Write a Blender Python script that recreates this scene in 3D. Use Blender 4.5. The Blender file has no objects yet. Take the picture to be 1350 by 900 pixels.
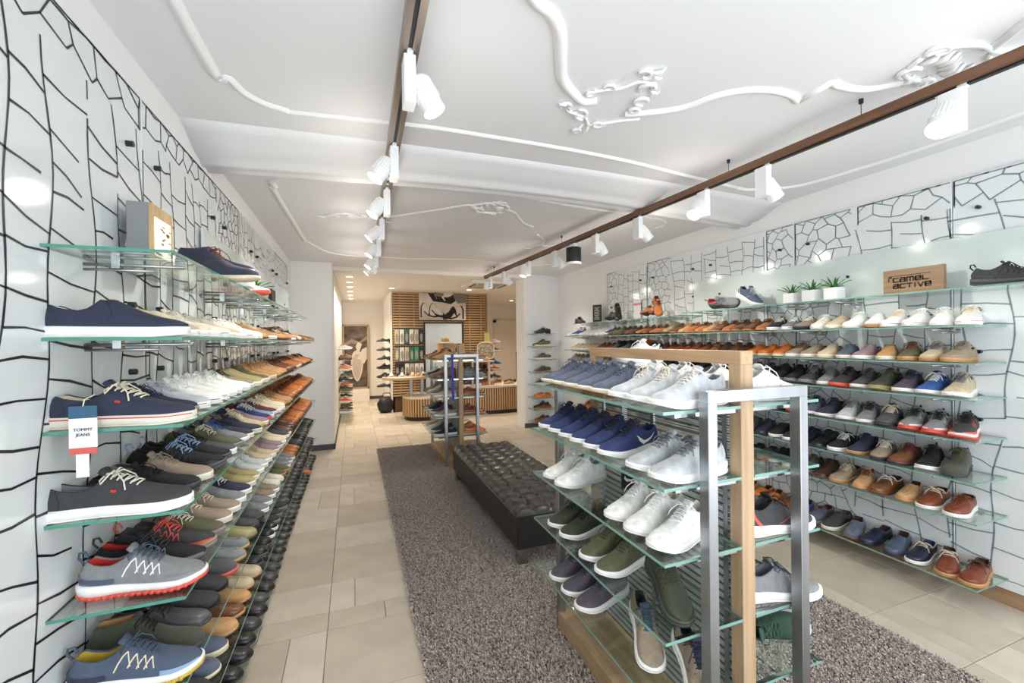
import bpy, math, random
import numpy as np
from math import sin, cos, pi, radians, sqrt, atan2
from mathutils import Vector, Matrix
R = random.Random(7)
S = bpy.context.scene
COL = S.collection

# ------------------------------------------------------------------ camera
EYE = 1.55
cam_d = bpy.data.cameras.new('camera'); cam = bpy.data.objects.new('camera', cam_d); COL.objects.link(cam)
cam_d.sensor_width = 36; cam_d.sensor_fit = 'HORIZONTAL'; cam_d.lens = 560 / 1350 * 36; cam_d.clip_start = .02
_y, _p, _r = radians(20.47), radians(-.15), radians(.7)
_f = Vector((sin(_y)*cos(_p), cos(_y)*cos(_p), sin(_p))); _x = Vector((cos(_y), -sin(_y), 0)); _u = _x.cross(_f)
_rx = cos(_r)*_x - sin(_r)*_u; _ux = cos(_r)*_u + sin(_r)*_x
cam.matrix_world = Matrix(((_rx.x, _ux.x, -_f.x, 0), (_rx.y, _ux.y, -_f.y, 0), (_rx.z, _ux.z, -_f.z, EYE), (0, 0, 0, 1)))
S.camera = cam
# ------------------------------------------------------------------ world, exposure, window daylight
S.view_settings.view_transform = 'Standard'; S.view_settings.look = 'None'
S.view_settings.gamma = 1; S.view_settings.use_curve_mapping = False
S.view_settings.exposure = 0.12
W = bpy.data.worlds.new('overcast_sky'); S.world = W; W.use_nodes = True
W.node_tree.nodes['Background'].inputs[0].default_value = (.86, .93, 1, 1)
W.node_tree.nodes['Background'].inputs[1].default_value = 2.2
S.cycles.transparent_max_bounces = 40; S.cycles.max_bounces = 10; S.cycles.diffuse_bounces = 5
S.cycles.caustics_reflective = False; S.cycles.caustics_refractive = False
S.cycles.sample_clamp_indirect = 6

def light(name, kind, loc, energy, color=(1, 1, 1), target=None, size=.05, angle=90, blend=.6, sx=None, sy=None):
    d = bpy.data.lights.new(name, kind); d.energy = energy; d.color = color
    if kind == 'SPOT': d.spot_size = radians(angle); d.spot_blend = blend; d.shadow_soft_size = size
    elif kind == 'AREA': d.shape = 'RECTANGLE'; d.size = sx; d.size_y = sy
    else: d.shadow_soft_size = size
    o = bpy.data.objects.new(name, d); COL.objects.link(o); o.location = loc
    if target is not None:
        o.rotation_euler = (Vector(target) - Vector(loc)).to_track_quat('-Z', 'Y').to_euler()
    return o
DAY = 64; SPOTW = 31; SPILL = 2.3; DOWNW = 60
light('window_daylight', 'AREA', (1.35, -.93, 1.35), DAY, (.93, .965, 1), (1.35, 2.2, 2.6), sx=3.9, sy=2.1)

# ------------------------------------------------------------------ materials
_M = {}
def srgb(r, g, b):
    f = lambda c: (c/255/12.92 if c/255 <= .04045 else ((c/255+.055)/1.055)**2.4)
    return (f(r), f(g), f(b), 1)
def mat(name, col=(200, 200, 200), rough=.6, metal=0, noise=0, nscale=40, bump=0, bscale=200, coat=0, sheen=0, emit=0, stretch=None, spec=.5, col2=None):
    if name in _M: return _M[name]
    m = bpy.data.materials.new(name); m.use_nodes = True; _M[name] = m
    nt = m.node_tree; b = nt.nodes['Principled BSDF']
    c = srgb(*col); b.inputs['Base Color'].default_value = c
    b.inputs['Roughness'].default_value = rough; b.inputs['Metallic'].default_value = metal
    b.inputs['Coat Weight'].default_value = coat; b.inputs['Coat Roughness'].default_value = .15
    b.inputs['Sheen Weight'].default_value = sheen
    b.inputs['Specular IOR Level'].default_value = spec
    if emit: b.inputs['Emission Color'].default_value = c; b.inputs['Emission Strength'].default_value = emit
    tc = None
    if noise or bump or col2:
        tc = nt.nodes.new('ShaderNodeTexCoord'); mp = nt.nodes.new('ShaderNodeMapping'); nt.links.new(tc.outputs['Object'], mp.inputs[0])
        if stretch: mp.inputs['Scale'].default_value = stretch
    if noise or col2:
        n = nt.nodes.new('ShaderNodeTexNoise'); n.inputs['Scale'].default_value = nscale; n.inputs['Detail'].default_value = 4
        nt.links.new(mp.outputs[0], n.inputs[0])
        rp = nt.nodes.new('ShaderNodeValToRGB'); nt.links.new(n.outputs[0], rp.inputs[0])
        a = [max(0, min(1, v*(1-noise))) for v in c[:3]] + [1]; z = [max(0, min(1, v*(1+noise))) for v in c[:3]] + [1]
        if col2: a, z = c, srgb(*col2)
        rp.color_ramp.elements[0].position = .3; rp.color_ramp.elements[1].position = .7
        rp.color_ramp.elements[0].color = a; rp.color_ramp.elements[1].color = z
        nt.links.new(rp.outputs[0], b.inputs['Base Color'])
    if bump:
        n2 = nt.nodes.new('ShaderNodeTexNoise'); n2.inputs['Scale'].default_value = bscale; n2.inputs['Detail'].default_value = 3
        nt.links.new(mp.outputs[0], n2.inputs[0])
        bp = nt.nodes.new('ShaderNodeBump'); bp.inputs['Strength'].default_value = bump; bp.inputs['Distance'].default_value = .004
        nt.links.new(n2.outputs[0], bp.inputs['Height']); nt.links.new(bp.outputs[0], b.inputs['Normal'])
    return m
def glass_mat(name, tint, rough=.02, fac=1.0):
    if name in _M: return _M[name]
    m = bpy.data.materials.new(name); m.use_nodes = True; _M[name] = m; nt = m.node_tree; nt.nodes.clear()
    o = nt.nodes.new('ShaderNodeOutputMaterial'); t = nt.nodes.new('ShaderNodeBsdfTransparent'); g = nt.nodes.new('ShaderNodeBsdfGlossy')
    lw = nt.nodes.new('ShaderNodeLayerWeight'); lw.inputs[0].default_value = .5; pw = nt.nodes.new('ShaderNodeMath'); pw.operation = 'POWER'; pw.inputs[1].default_value = 4.5
    fr = nt.nodes.new('ShaderNodeMath'); fr.operation = 'MULTIPLY_ADD'; fr.inputs[1].default_value = .9; fr.inputs[2].default_value = .035
    nt.links.new(lw.outputs['Facing'], pw.inputs[0]); nt.links.new(pw.outputs[0], fr.inputs[0]); mx = nt.nodes.new('ShaderNodeMixShader')
    mu = nt.nodes.new('ShaderNodeMath'); mu.operation = 'MULTIPLY'; mu.inputs[1].default_value = fac
    t.inputs[0].default_value = (*tint, 1); g.inputs['Roughness'].default_value = rough; g.inputs[0].default_value = (.95, 1, .98, 1)
    nt.links.new(fr.outputs[0], mu.inputs[0]); nt.links.new(mu.outputs[0], mx.inputs[0]); nt.links.new(t.outputs[0], mx.inputs[1]); nt.links.new(g.outputs[0], mx.inputs[2]); nt.links.new(mx.outputs[0], o.inputs[0])
    return m
def frosted_mat(name, col, alpha):
    if name in _M: return _M[name]
    m = mat(name, col, .12, coat=.3)
    m.node_tree.nodes['Principled BSDF'].inputs['Alpha'].default_value = alpha
    return m
def wood_mat(name, c1, c2, axis='X', scale=6, rough=.5):
    if name in _M: return _M[name]
    st = {'X': (.12, 1.6, 1.6), 'Y': (1.6, .12, 1.6), 'Z': (1.6, 1.6, .12)}[axis]
    m = mat(name, c1, rough, col2=c2, nscale=scale*4, stretch=st, bump=.08, bscale=scale*12); return m

wall_m = mat('white_plaster', (240, 240, 240), .7, bump=.05, bscale=60)
ceil_m = mat('ceiling_plaster', (238, 238, 240), .75, bump=.12, bscale=25)
back_m = mat('warm_white_plaster', (244, 239, 232), .7)
stucco_m = mat('stucco_white', (246, 246, 246), .55)
base_m = mat('dark_baseboard', (78, 80, 82), .5)
glass_m = glass_mat('shelf_glass', (.93, .975, .955), fac=1.1)
edge_m = mat('glass_green_edge', (70, 140, 122), .15, spec=.7)
redge_m = mat('glass_pale_edge', (122, 160, 150), .15, spec=.7)
panel_m = mat('white_glass_panel', (226, 231, 232), .09, spec=.6, noise=.02, nscale=2)
panelR_m = mat('pale_glass_panel', (228, 233, 234), .09, spec=.6, noise=.02, nscale=2)
lineK_m = mat('black_print', (30, 30, 32), .4)
lineG_m = mat('grey_print', (128, 146, 150), .4)
frost_m = frosted_mat('frosted_glass', (222, 235, 232), .82)
chrome_m = mat('chrome', (205, 207, 208), .16, metal=1)
steel_m = mat('brushed_steel', (172, 174, 178), .38, metal=1, noise=.12, nscale=14, stretch=(1, 1, .06))
stud_m = mat('dark_steel_stud', (60, 66, 68), .35, metal=.8)
oak_m = wood_mat('oak', (190, 162, 130), (164, 134, 102), 'Z')
oakY_m = wood_mat('oak_long', (190, 160, 126), (164, 132, 98), 'Y')
oakX_m = wood_mat('oak_slat', (204, 170, 126), (178, 142, 98), 'X')
dkwood_m = wood_mat('walnut_rail', (120, 86, 62), (98, 66, 46), 'Y')
black_m = mat('black_satin', (22, 22, 24), .45)
white_m = mat('white_lacquer', (244, 244, 244), .35)
blk_leather = mat('black_leather', (40, 38, 37), .36, bump=.12, bscale=180, coat=.15, spec=.55)
lens_m = mat('lamp_lens', (255, 246, 226), .4, emit=6)
down_m = mat('downlight_lens', (255, 240, 212), .4, emit=5)

# ------------------------------------------------------------------ mesh builder
class MB:
    def __init__(s): s.v = []; s.f = []; s.mi = []; s.m = 0
    def add(s, vs, fs):
        n = len(s.v); s.v.extend([tuple(map(float, v)) for v in vs])
        for f in fs: s.f.append(tuple(i+n for i in f)); s.mi.append(s.m)
        return s
    def box(s, a, b):
        x0, y0, z0 = a; x1, y1, z1 = b
        return s.add([(x0,y0,z0),(x1,y0,z0),(x1,y1,z0),(x0,y1,z0),(x0,y0,z1),(x1,y0,z1),(x1,y1,z1),(x0,y1,z1)],
                     [(0,3,2,1),(4,5,6,7),(0,1,5,4),(1,2,6,5),(2,3,7,6),(3,0,4,7)])
    def cbox(s, c, d): return s.box([c[i]-d[i]/2 for i in range(3)], [c[i]+d[i]/2 for i in range(3)])
    def bbox(s, a, b, r):   # box with chamfered vertical + top edges
        x0,y0,z0 = a; x1,y1,z1 = b
        def ring(i, z): return [(x0+i+r,y0+i,z),(x1-i-r,y0+i,z),(x1-i,y0+i+r,z),(x1-i,y1-i-r,z),(x1-i-r,y1-i,z),(x0+i+r,y1-i,z),(x0+i,y1-i-r,z),(x0+i,y0+i+r,z)]
        return s.loft([ring(r*.6,z0), ring(0,z0+r*.6), ring(0,z1-r*.6), ring(r*.6,z1)])
    def loft(s, rings, closed=True, caps=True):
        n = len(rings[0]); vs = [p for r in rings for p in r]; fs = []
        for k in range(len(rings)-1):
            for i in range(n if closed else n-1):
                j = (i+1) % n; fs.append((k*n+i, k*n+j, (k+1)*n+j, (k+1)*n+i))
        if caps and closed: fs.append(tuple(range(n))[::-1]); fs.append(tuple(range((len(rings)-1)*n, len(rings)*n)))
        return s.add(vs, fs)
    def tube(s, pts, r, n=6, closed=False, flat=1.0):
        P = [Vector(p) for p in pts]; L = len(P); rings = []; up = Vector((0, 0, 1))
        prev = None
        for i, p in enumerate(P):
            if closed: t = P[(i+1) % L] - P[i-1]
            else: t = P[min(i+1, L-1)] - P[max(i-1, 0)]
            if t.length < 1e-9: t = Vector((1, 0, 0))
            t.normalize()
            a = prev if prev is not None else (up if abs(t.z) < .9 else Vector((1, 0, 0)))
            a = (a - t*a.dot(t))
            if a.length < 1e-6: a = t.orthogonal()
            a.normalize(); b = t.cross(a); prev = a
            rr = r[i] if isinstance(r, (list, tuple)) else r
            rings.append([p + rr*(cos(2*pi*k/n)*a*flat + sin(2*pi*k/n)*b) for k in range(n)])
        if closed: rings.append(rings[0])
        return s.loft(rings, caps=not closed)
    def cyl(s, a, b, r, n=12, r2=None): return s.tube([a, b], [r, r if r2 is None else r2], n)
    def lathe(s, prof, c=(0, 0, 0), n=20, axis='Z'):
        rings = []
        for r, z in prof:
            rr = []
            for k in range(n):
                a = 2*pi*k/n
                rr.append((c[0]+r*cos(a), c[1]+r*sin(a), c[2]+z))
            rings.append(rr)
        return s.loft(rings)
    def prism(s, poly, z0, z1, fn=None):     # poly in 2D, extruded along z; fn maps (x,y,z)
        n = len(poly); vs = [(x, y, z0) for x, y in poly] + [(x, y, z1) for x, y in poly]
        if fn: vs = [fn(*v) for v in vs]
        fs = [tuple(range(n))[::-1], tuple(range(n, 2*n))] + [(i, (i+1) % n, n+(i+1) % n, n+i) for i in range(n)]
        return s.add(vs, fs)
    def mesh(s, name, smooth=False, nm=1):
        me = bpy.data.meshes.new(name); me.from_pydata(s.v, [], s.f)
        for _ in range(nm): me.materials.append(None)
        if nm > 1: me.polygons.foreach_set('material_index', s.mi)
        if smooth: me.polygons.foreach_set('use_smooth', [True]*len(me.polygons))
        me.update(); return me
def recalc(me):
    import bmesh
    bm = bmesh.new(); bm.from_mesh(me); bmesh.ops.recalc_face_normals(bm, faces=bm.faces); bm.to_mesh(me); bm.free()
def put(name, me, m, parent=None, loc=None):
    o = bpy.data.objects.new(name, me); COL.objects.link(o)
    ms = m if isinstance(m, (list, tuple)) else [m]
    for i, mm in enumerate(ms):
        if i < len(o.material_slots): o.material_slots[i].link = 'OBJECT'; o.material_slots[i].material = mm
    if parent: o.parent = parent
    if loc is not None: o.location = loc
    return o
def obj(name, mb, m, parent=None, smooth=False, loc=None, fix=True):
    nm = len(m) if isinstance(m, (list, tuple)) else 1
    me = mb.mesh(name, smooth, nm)
    if fix: recalc(me)
    return put(name, me, m, parent, loc)
def tag(o, label=None, cat=None, group=None, kind=None):
    if label: o['label'] = label
    if cat: o['category'] = cat
    if group: o['group'] = group
    if kind: o['kind'] = kind
    return o
def thing(name, label, cat, loc=(0, 0, 0), rz=0, group=None):
    o = bpy.data.objects.new(name, None); COL.objects.link(o); o.location = loc; o.rotation_euler = (0, 0, rz); o.empty_display_size = .1
    return tag(o, label, cat, group)
def struct(name, mb, m, smooth=False): return tag(obj(name, mb, m, smooth=smooth), kind='structure')
def ordn(n): return f"{n}{'th' if 10 <= n % 100 <= 20 else {1:'st',2:'nd',3:'rd'}.get(n % 10,'th')}"
def text_mesh(s, size, align='CENTER', ext=.0006):
    c = bpy.data.curves.new('lettering', 'FONT'); c.body = s; c.size = size; c.align_x = align; c.align_y = 'CENTER'; c.extrude = ext
    o = bpy.data.objects.new('lettering', c); COL.objects.link(o)
    me = bpy.data.meshes.new_from_object(o.evaluated_get(bpy.context.evaluated_depsgraph_get())); bpy.data.objects.remove(o)
    if not me.materials: me.materials.append(None)
    return me

# ================================================================== SETTING
XL, XR, ZC = -.82, 3.5, 2.71
YF, YB = -1.0, 6.95
struct('floor', MB().box((XL-.2, YF-.3, -.12), (5.4, 13.2, -.008)), mat('grout', (140, 128, 114), .8))
FLOOR = bpy.data.objects['floor']
tile_ms = [mat(f'stone_tile_{i}', c, .42, noise=.1, nscale=5, bump=.06, bscale=30) for i, c in enumerate([(206,194,178),(199,187,170),(211,200,185),(193,181,164)])]
def floor_tiles():
    inst = 0; rest = MB(); cache = {}
    W_ = .48; g = .003
    rugs = [(.36, .3, 1.72, 6.3), (1.7, .3, 2.48, 2.85)]
    x = -.15 - 2*W_
    cols = []
    while x < 5.3: cols.append(x); x += W_
    rr = random.Random(3); y = -.62; rows = []
    pat = [.32, .47, .32, .165]
    k = 0
    while y < 12.9:
        hgt = [.487, .487, .165, .32, .47, .40][k % 6] if k else .3
        rows.append((y, hgt)); y += hgt; k += 1
    cand = []
    for ci, cx in enumerate(cols):
        for ri, (ry, rh) in enumerate(rows):
            if (ri*3+ci*2) % 5 in (1, 3): segs = [(cx, cx+W_*(.29 if (ci+ri) % 2 else .63)), (cx+W_*(.29 if (ci+ri) % 2 else .63), cx+W_)]
            else: segs = [(cx, cx+W_)]
            for a, b in segs:
                mx, my = (a+b)/2, ry+rh/2
                if b < XL+.02 or (my < YB and a > XR-.01): continue
                if my > 6.9 and b < -.27: continue
                if any(x0 < a and b < x1 and y0 < ry and ry+rh < y1 for x0, y0, x1, y1 in rugs): continue
                cand.append((a, b, ry, ry+rh))
    vis = lambda t: (t[2] > 1.6 and -.75 < t[0] < .4 and t[2] < 7.2) or (t[0] > 2.3 and t[2] > .8 and t[2] < 4.2)
    cand.sort(key=lambda t: (not vis(t), t[2]))
    for i, (a, b, y0, y1) in enumerate(cand):
        if i < 290:
            key = (round(b-a, 3), round(y1-y0, 3))
            if key not in cache:
                w, l = b-a-g, y1-y0-g; e = .0015
                cache[key] = MB().loft([[(-w/2,-l/2,-.009),(w/2,-l/2,-.009),(w/2,l/2,-.009),(-w/2,l/2,-.009)], [(-w/2,-l/2,-e),(w/2,-l/2,-e),(w/2,l/2,-e),(-w/2,l/2,-e)], [(-w/2+e,-l/2+e,0),(w/2-e,-l/2+e,0),(w/2-e,l/2-e,0),(-w/2+e,l/2-e,0)]]).mesh('tile')
            o = put('tile', cache[key], tile_ms[rr.randrange(4)], FLOOR, ((a+b)/2, (y0+y1)/2, 0))
        else:
            rest.m = rr.randrange(4); rest.box((a+g/2, y0+g/2, -.009), (b-g/2, y1-g/2, 0))
    if rest.v: tag(obj('tile_field', rest, tile_ms, FLOOR, fix=False), kind='stuff')
floor_tiles()
# walls
struct('wall_left', MB().box((XL-.15, YF, 0), (XL, 7.1, 2.9)), wall_m)
struct('wall_right', MB().box((XR, YF, 0), (XR+.15, 7.1, 2.9)), wall_m)
struct('wall_pillar_left', MB().box((XL-.1, 6.7, 0), (-.28, 12.3, 2.9)), wall_m)
struct('wall_pillar_right', MB().box((2.83, 6.95, 0), (3.62, 7.35, 2.9)), wall_m)
struct('wall_back_left', MB().box((-.4, 12.2, 0), (1.0, 12.35, 2.9)), back_m)
struct('wall_nook_side', MB().box((.76, 9.66, 0), (.84, 12.25, 2.9)), back_m)
struct('wall_slats_backing', MB().box((.8, 9.66, 0), (2.98, 9.76, 2.9)), mat('slat_backing', (92, 66, 44), .8))
struct('wall_back_right', MB().box((2.9, 12.4, 0), (5.4, 12.55, 2.9)), back_m)
struct('wall_corridor_left', MB().box((2.9, 9.66, 0), (2.98, 12.5, 2.9)), back_m)
struct('wall_corridor_right', MB().box((5.3, 7.3, 0), (5.4, 12.5, 2.9)), back_m)
struct('wall_behind_pillar', MB().box((3.5, 7.2, 0), (5.4, 7.35, 2.9)), back_m)
# front of the shop: window with daylight
struct('wall_front', MB().box((XL-.15, YF-.12, 0), (XR+.15, YF, .12)).box((XL-.15, YF-.12, 2.62), (XR+.15, YF, 2.9)).box((XL-.15, YF-.12, .12), (XL+.12, YF, 2.62)).box((XR-.12, YF-.12, .12), (XR+.15, YF, 2.62)), wall_m)
wf = MB()
for x in (XL+.12, .6, 2.0, XR-.18): wf.box((x, YF-.1, .12), (x+.06, YF-.03, 2.62))
wf.box((XL+.12, YF-.1, .12), (XR-.12, YF-.03, .18)).box((XL+.12, YF-.1, 2.56), (XR-.12, YF-.03, 2.62))
wn = struct('window_1', wf, mat('dark_window_frame', (70, 72, 74), .4, metal=.5))
for a, b in ((XL+.18, .6), (.66, 2.0), (2.06, XR-.18)):
    obj('pane', MB().box((a, YF-.07, .18), (b, YF-.062, 2.56)), glass_mat('window_glass', (.97, .985, .98)), wn)
# ceilings
struct('ceiling', MB().box((XL-.2, YF-.2, ZC), (XR+.2, 7.0, ZC+.12)), ceil_m)
struct('ceiling_back', MB().box((XL-.2, 7.0, ZC-.06), (5.45, 12.6, ZC+.12)), back_m)
# cross beam: concave front, moulded underside, gentle arch
def beam():
    mb = MB(); rings = []
    for i in range(25):
        t = i/24; x = XL + (XR-XL)*t
        d = .095 - .035*sin(pi*t); yo = -.09*sin(pi*t)
        prof = [(2.62, 0), (2.70, -.25*d), (2.78, -.62*d), (2.86, -.9*d), (2.93, -d), (2.945, -d-.014), (2.99, -d-.018), (3.02, -d-.006), (3.05, -d-.006), (3.075, -d-.018), (3.10, -d-.012), (3.13, -.6*d), (3.2, -.2*d), (3.26, 0)]
        pts = [(x, y+yo, ZC+z) for y, z in prof] + [(x, 3.26+yo, ZC+.02), (x, 2.62+yo, ZC+.02)]
        rings.append(pts)
    mb.loft(rings)
    struct('beam', mb, ceil_m, smooth=True)
beam()
# stucco mouldings on the ceiling
def smooth_path(p, sub=6):
    P = [Vector((q[0], q[1], 0)) for q in p]; out = []
    for i in range(len(P)-1):
        a, b, c, d = P[max(i-1, 0)], P[i], P[i+1], P[min(i+2, len(P)-1)]
        for k in range(sub):
            t = k/sub
            out.append(.5*((2*b)+(c-a)*t+(2*a-5*b+4*c-d)*t*t+(3*b-a-3*c+d)*t**3))
    out.append(P[-1]); return out
def moulding(p, w=.022, name='trim_1', sub=6, parent=None):
    q = smooth_path(p, sub) if sub > 1 else [Vector((a, b, 0)) for a, b in p]
    mb = MB()
    rings = []
    for i, c in enumerate(q):
        t = q[min(i+1, len(q)-1)] - q[max(i-1, 0)]
        if t.length < 1e-9: t = Vector((1, 0, 0))
        t.normalize(); n = Vector((-t.y, t.x, 0))
        sec = [(-1, .002), (-1, -.35), (-.62, -.5), (-.5, -.85), (0, -1.05), (.5, -.85), (.62, -.5), (1, -.35), (1, .002)]
        rings.append([(c.x+n.x*w*a, c.y+n.y*w*a, ZC+w*.75*b) for a, b in sec])
    mb.loft(rings)
    return mb
trim_n = [0]
def trim(p, w=.022, sub=6):
    trim_n[0] += 1; return struct(f'trim_{trim_n[0]}', moulding(p, w, sub=sub), stucco_m, smooth=True)
trim([(-.56, .4), (-.553, 1.2), (-.551, 1.736), (-.549, 1.9), (-.542, 2.168)], .024)
trim([(-.545, 2.165), (-.525, 2.19), (-.495, 2.167), (-.462, 2.259), (-.394, 2.334), (-.306, 2.368), (-.297, 2.386)], .02)
trim([(-.297, 2.386), (-.044, 2.355), (.388, 2.307), (.758, 2.30), (1.245, 2.302), (1.726, 2.332), (2.201, 2.395), (2.778, 2.464)], .018)
trim([(2.778, 2.464), (2.9, 2.47), (3.049, 2.402), (3.216, 2.261), (3.29, 1.9), (3.31, 1.632), (3.30, 1.14), (3.29, .5)], .02)
trim([(.45, 1.2), (.598, 1.327), (.671, 1.361), (.746, 1.439), (.815, 1.568), (.885, 1.687), (.989, 1.773), (1.067, 1.813), (1.12, 1.783)], .026)
trim([(1.323, 1.846), (1.415, 1.802), (1.56, 1.70), (1.641, 1.56), (1.725, 1.485), (1.845, 1.44), (1.981, 1.437), (2.062, 1.463)], .022)
trim([(2.062, 1.463), (2.056, 1.295)], .02, 1)
trim([(2.056, 1.295), (2.10, 1.31), (2.215, 1.301), (2.301, 1.267), (2.402, 1.154)], .022)
trim([(2.44, .935), (2.40, .87), (2.356, .814), (2.2, .6)], .022)
trim([(-.5, 5.32), (-.515, 4.9), (-.52, 4.66), (-.54, 4.0), (-.548, 3.60)], .02)
trim([(-.56, 3.59), (-.53, 3.56), (-.535, 3.46), (-.507, 3.42), (-.409, 3.301), (-.308, 3.24)], .022)
trim([(-.32, 3.25), (-.064, 3.161), (.444, 3.097), (1.029, 3.136), (1.753, 3.253), (2.601, 3.329), (2.80, 3.36), (2.93, 3.43), (2.99, 3.528), (2.98, 3.65)], .016)
trim([(.30, 4.06), (.347, 4.064), (.492, 3.935), (.745, 3.696), (.90, 3.54), (.96, 3.519)], .014)
trim([(1.271, 3.523), (1.40, 3.62), (1.475, 3.739), (1.60, 3.9), (1.744, 4.0)], .014)
trim([(-.5, 5.3), (-.2, 6.0), (.6, 6.05), (1.6, 5.9), (2.6, 6.1), (3.1, 5.4)], .014)
# rocaille ornaments: scrolls built from tapering curls
def scroll(mb, x, y, r, a0, turns, w, grow=.25, sgn=1):
    n = 20; w *= .62; r *= 1.12; pts = []; rad = []
    for i in range(n):
        t = i/(n-1); rr = r*(1-t*(1-grow)); a = a0+sgn*turns*2*pi*t
        pts.append((x+rr*cos(a), y+rr*sin(a), ZC-.006-.012*t)); rad.append(w*(.45+.75*sin(pi*min(1, .15+t*.85))))
    mb.tube(pts, rad, 7)
def leaf(mb, x, y, dx, dy, w):
    w *= .7
    mb.tube([(x, y, ZC-.004), (x+dx*.35, y+dy*.35, ZC-.018), (x+dx*.75, y+dy*.75, ZC-.014), (x+dx, y+dy, ZC-.002)], [w*.4, w, w*.75, w*.15], 7)
def rocaille(spec, leaves, paths=(), pw=.008):
    mb = MB()
    for a in spec: scroll(mb, *a)
    for a in leaves: leaf(mb, *a)
    for p in paths: mb.tube([(q.x, q.y, ZC-.008) for q in smooth_path(p, 5)], pw, 7)
    trim_n[0] += 1; return struct(f'trim_{trim_n[0]}', mb, stucco_m, smooth=True)
rocaille([(1.0, 1.86, .035, 2, .8, .011), (1.10, 1.915, .04, 4, 1, .012), (1.17, 2.06, .03, 1, 1, .011), (1.24, 1.96, .04, 0, .9, .012), (1.33, 1.70, .045, 1, .9, .014), (1.34, 1.78, .03, 0, 1.2, .014), (1.21, 1.53, .03, 3, 1, .013), (1.29, 1.60, .045, 2, .7, .016), (1.12, 1.66, .03, 2, .8, .011), (1.05, 1.73, .025, 5, .9, .011)],
    [(1.2, 1.99, .02, .10, .012), (1.17, 2.0, -.03, .09, .012), (1.15, 1.95, -.08, -.02, .012), (1.22, 1.51, .05, -.04, .014), (1.24, 1.52, .06, .01, .013), (1.3, 1.62, .06, .0, .012), (1.08, 1.9, -.07, .0, .011), (1.0, 1.84, -.05, .02, .01)],
    [[(1.0, 1.84), (1.05, 1.91), (1.14, 1.93), (1.2, 1.99), (1.27, 1.95), (1.35, 1.89), (1.42, 1.85)], [(1.04, 1.74), (1.10, 1.69), (1.17, 1.65), (1.22, 1.58), (1.29, 1.59), (1.34, 1.66)]])
rocaille([(2.30, 1.12, .05, 1, .8, .016), (2.45, 1.14, .04, 0, 1, .016), (2.24, 1.0, .04, 2, 1, .016)],
    [(2.26+i*.04, 1.0-.02*sin(i), .02, .09, .02) for i in range(7)] + [(2.5, .93, .06, -.05, .018), (2.47, .95, .07, .02, .016), (2.35, 1.14, .03, .07, .018), (2.42, 1.12, .04, .06, .018)],
    [[(2.22, 1.04), (2.26, .97), (2.36, .93), (2.46, .93), (2.54, .90)], [(2.23, 1.06), (2.28, 1.14), (2.38, 1.16), (2.48, 1.13)]], .011)
rocaille([(1.0, 3.52, .05, 0, .8, .012), (1.12, 3.44, .05, 2, .8, .011), (1.22, 3.5, .045, 1, .9, .012), (1.05, 3.62, .05, 4, .9, .011), (1.2, 3.38, .035, 3, 1, .01), (1.25, 3.6, .035, 0, 1, .01)],
    [(1.0, 3.45, .05, -.06, .011), (1.1, 3.36, .06, -.05, .011), (1.16, 3.66, .08, .02, .012)], [[(.96, 3.52), (1.02, 3.44), (1.15, 3.38), (1.27, 3.45), (1.28, 3.55)], [(.98, 3.55), (1.06, 3.65), (1.18, 3.66), (1.26, 3.6)]], .009)
rocaille([(.0, 4.15, .06, 0, .9, .013), (-.14, 4.2, .05, 2, .9, .011), (.12, 4.1, .045, 1, .9, .012)], [(-.2, 4.2, -.1, .03, .012), (.2, 4.05, .1, -.04, .012), (.25, 4.2, .12, .05, .012)], [[(-.22, 4.2), (-.05, 4.08), (.1, 4.16), (.26, 4.05)]], .01)
rocaille([(2.3, 4.6, .05, 0, .9, .012), (2.15, 4.75, .05, 2, .9, .012)], [(2.4, 4.5, .1, -.05, .012), (2.1, 4.85, -.1, .06, .012)], [[(1.9, 4.25), (2.1, 4.5), (2.2, 4.75), (2.45, 4.55), (2.6, 4.9)]], .012)
# baseboards and door
struct('baseboard_left', MB().box((XL-.02, 6.685, 0), (-.266, 6.7, .08)).box((-.28, 6.685, 0), (-.266, 12.2, .08)), base_m)
struct('baseboard_right', MB().box((3.485, -.9, 0), (3.5, 6.95, .1)), wood_mat('oak_skirting', (182, 150, 116), (160, 126, 94), 'Y'))
struct('baseboard_back', MB().box((2.815, 6.935, 0), (3.5, 6.95, .08)).box((-.28, 12.185, 0), (.76, 12.2, .08)).box((2.98, 12.385, 0), (5.3, 12.4, .06)), base_m)
dm = mat('pale_door', (236, 226, 214), .5)
d1 = struct('door_1', MB().box((4.1, 12.36, 0), (5.0, 12.4, 2.1)), dm)
obj('door_frame', MB().box((4.02, 12.34, 0), (4.1, 12.4, 2.18)).box((5.0, 12.34, 0), (5.08, 12.4, 2.18)).box((4.02, 12.34, 2.1), (5.08, 12.4, 2.18)), dm, d1)
obj('door_handle', MB().box((4.88, 12.345, .95), (4.93, 12.36, 1.2)).tube([(4.905, 12.35, 1.1), (4.905, 12.30, 1.1), (4.79, 12.30, 1.1)], .012, 8), stud_m, d1)

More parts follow.
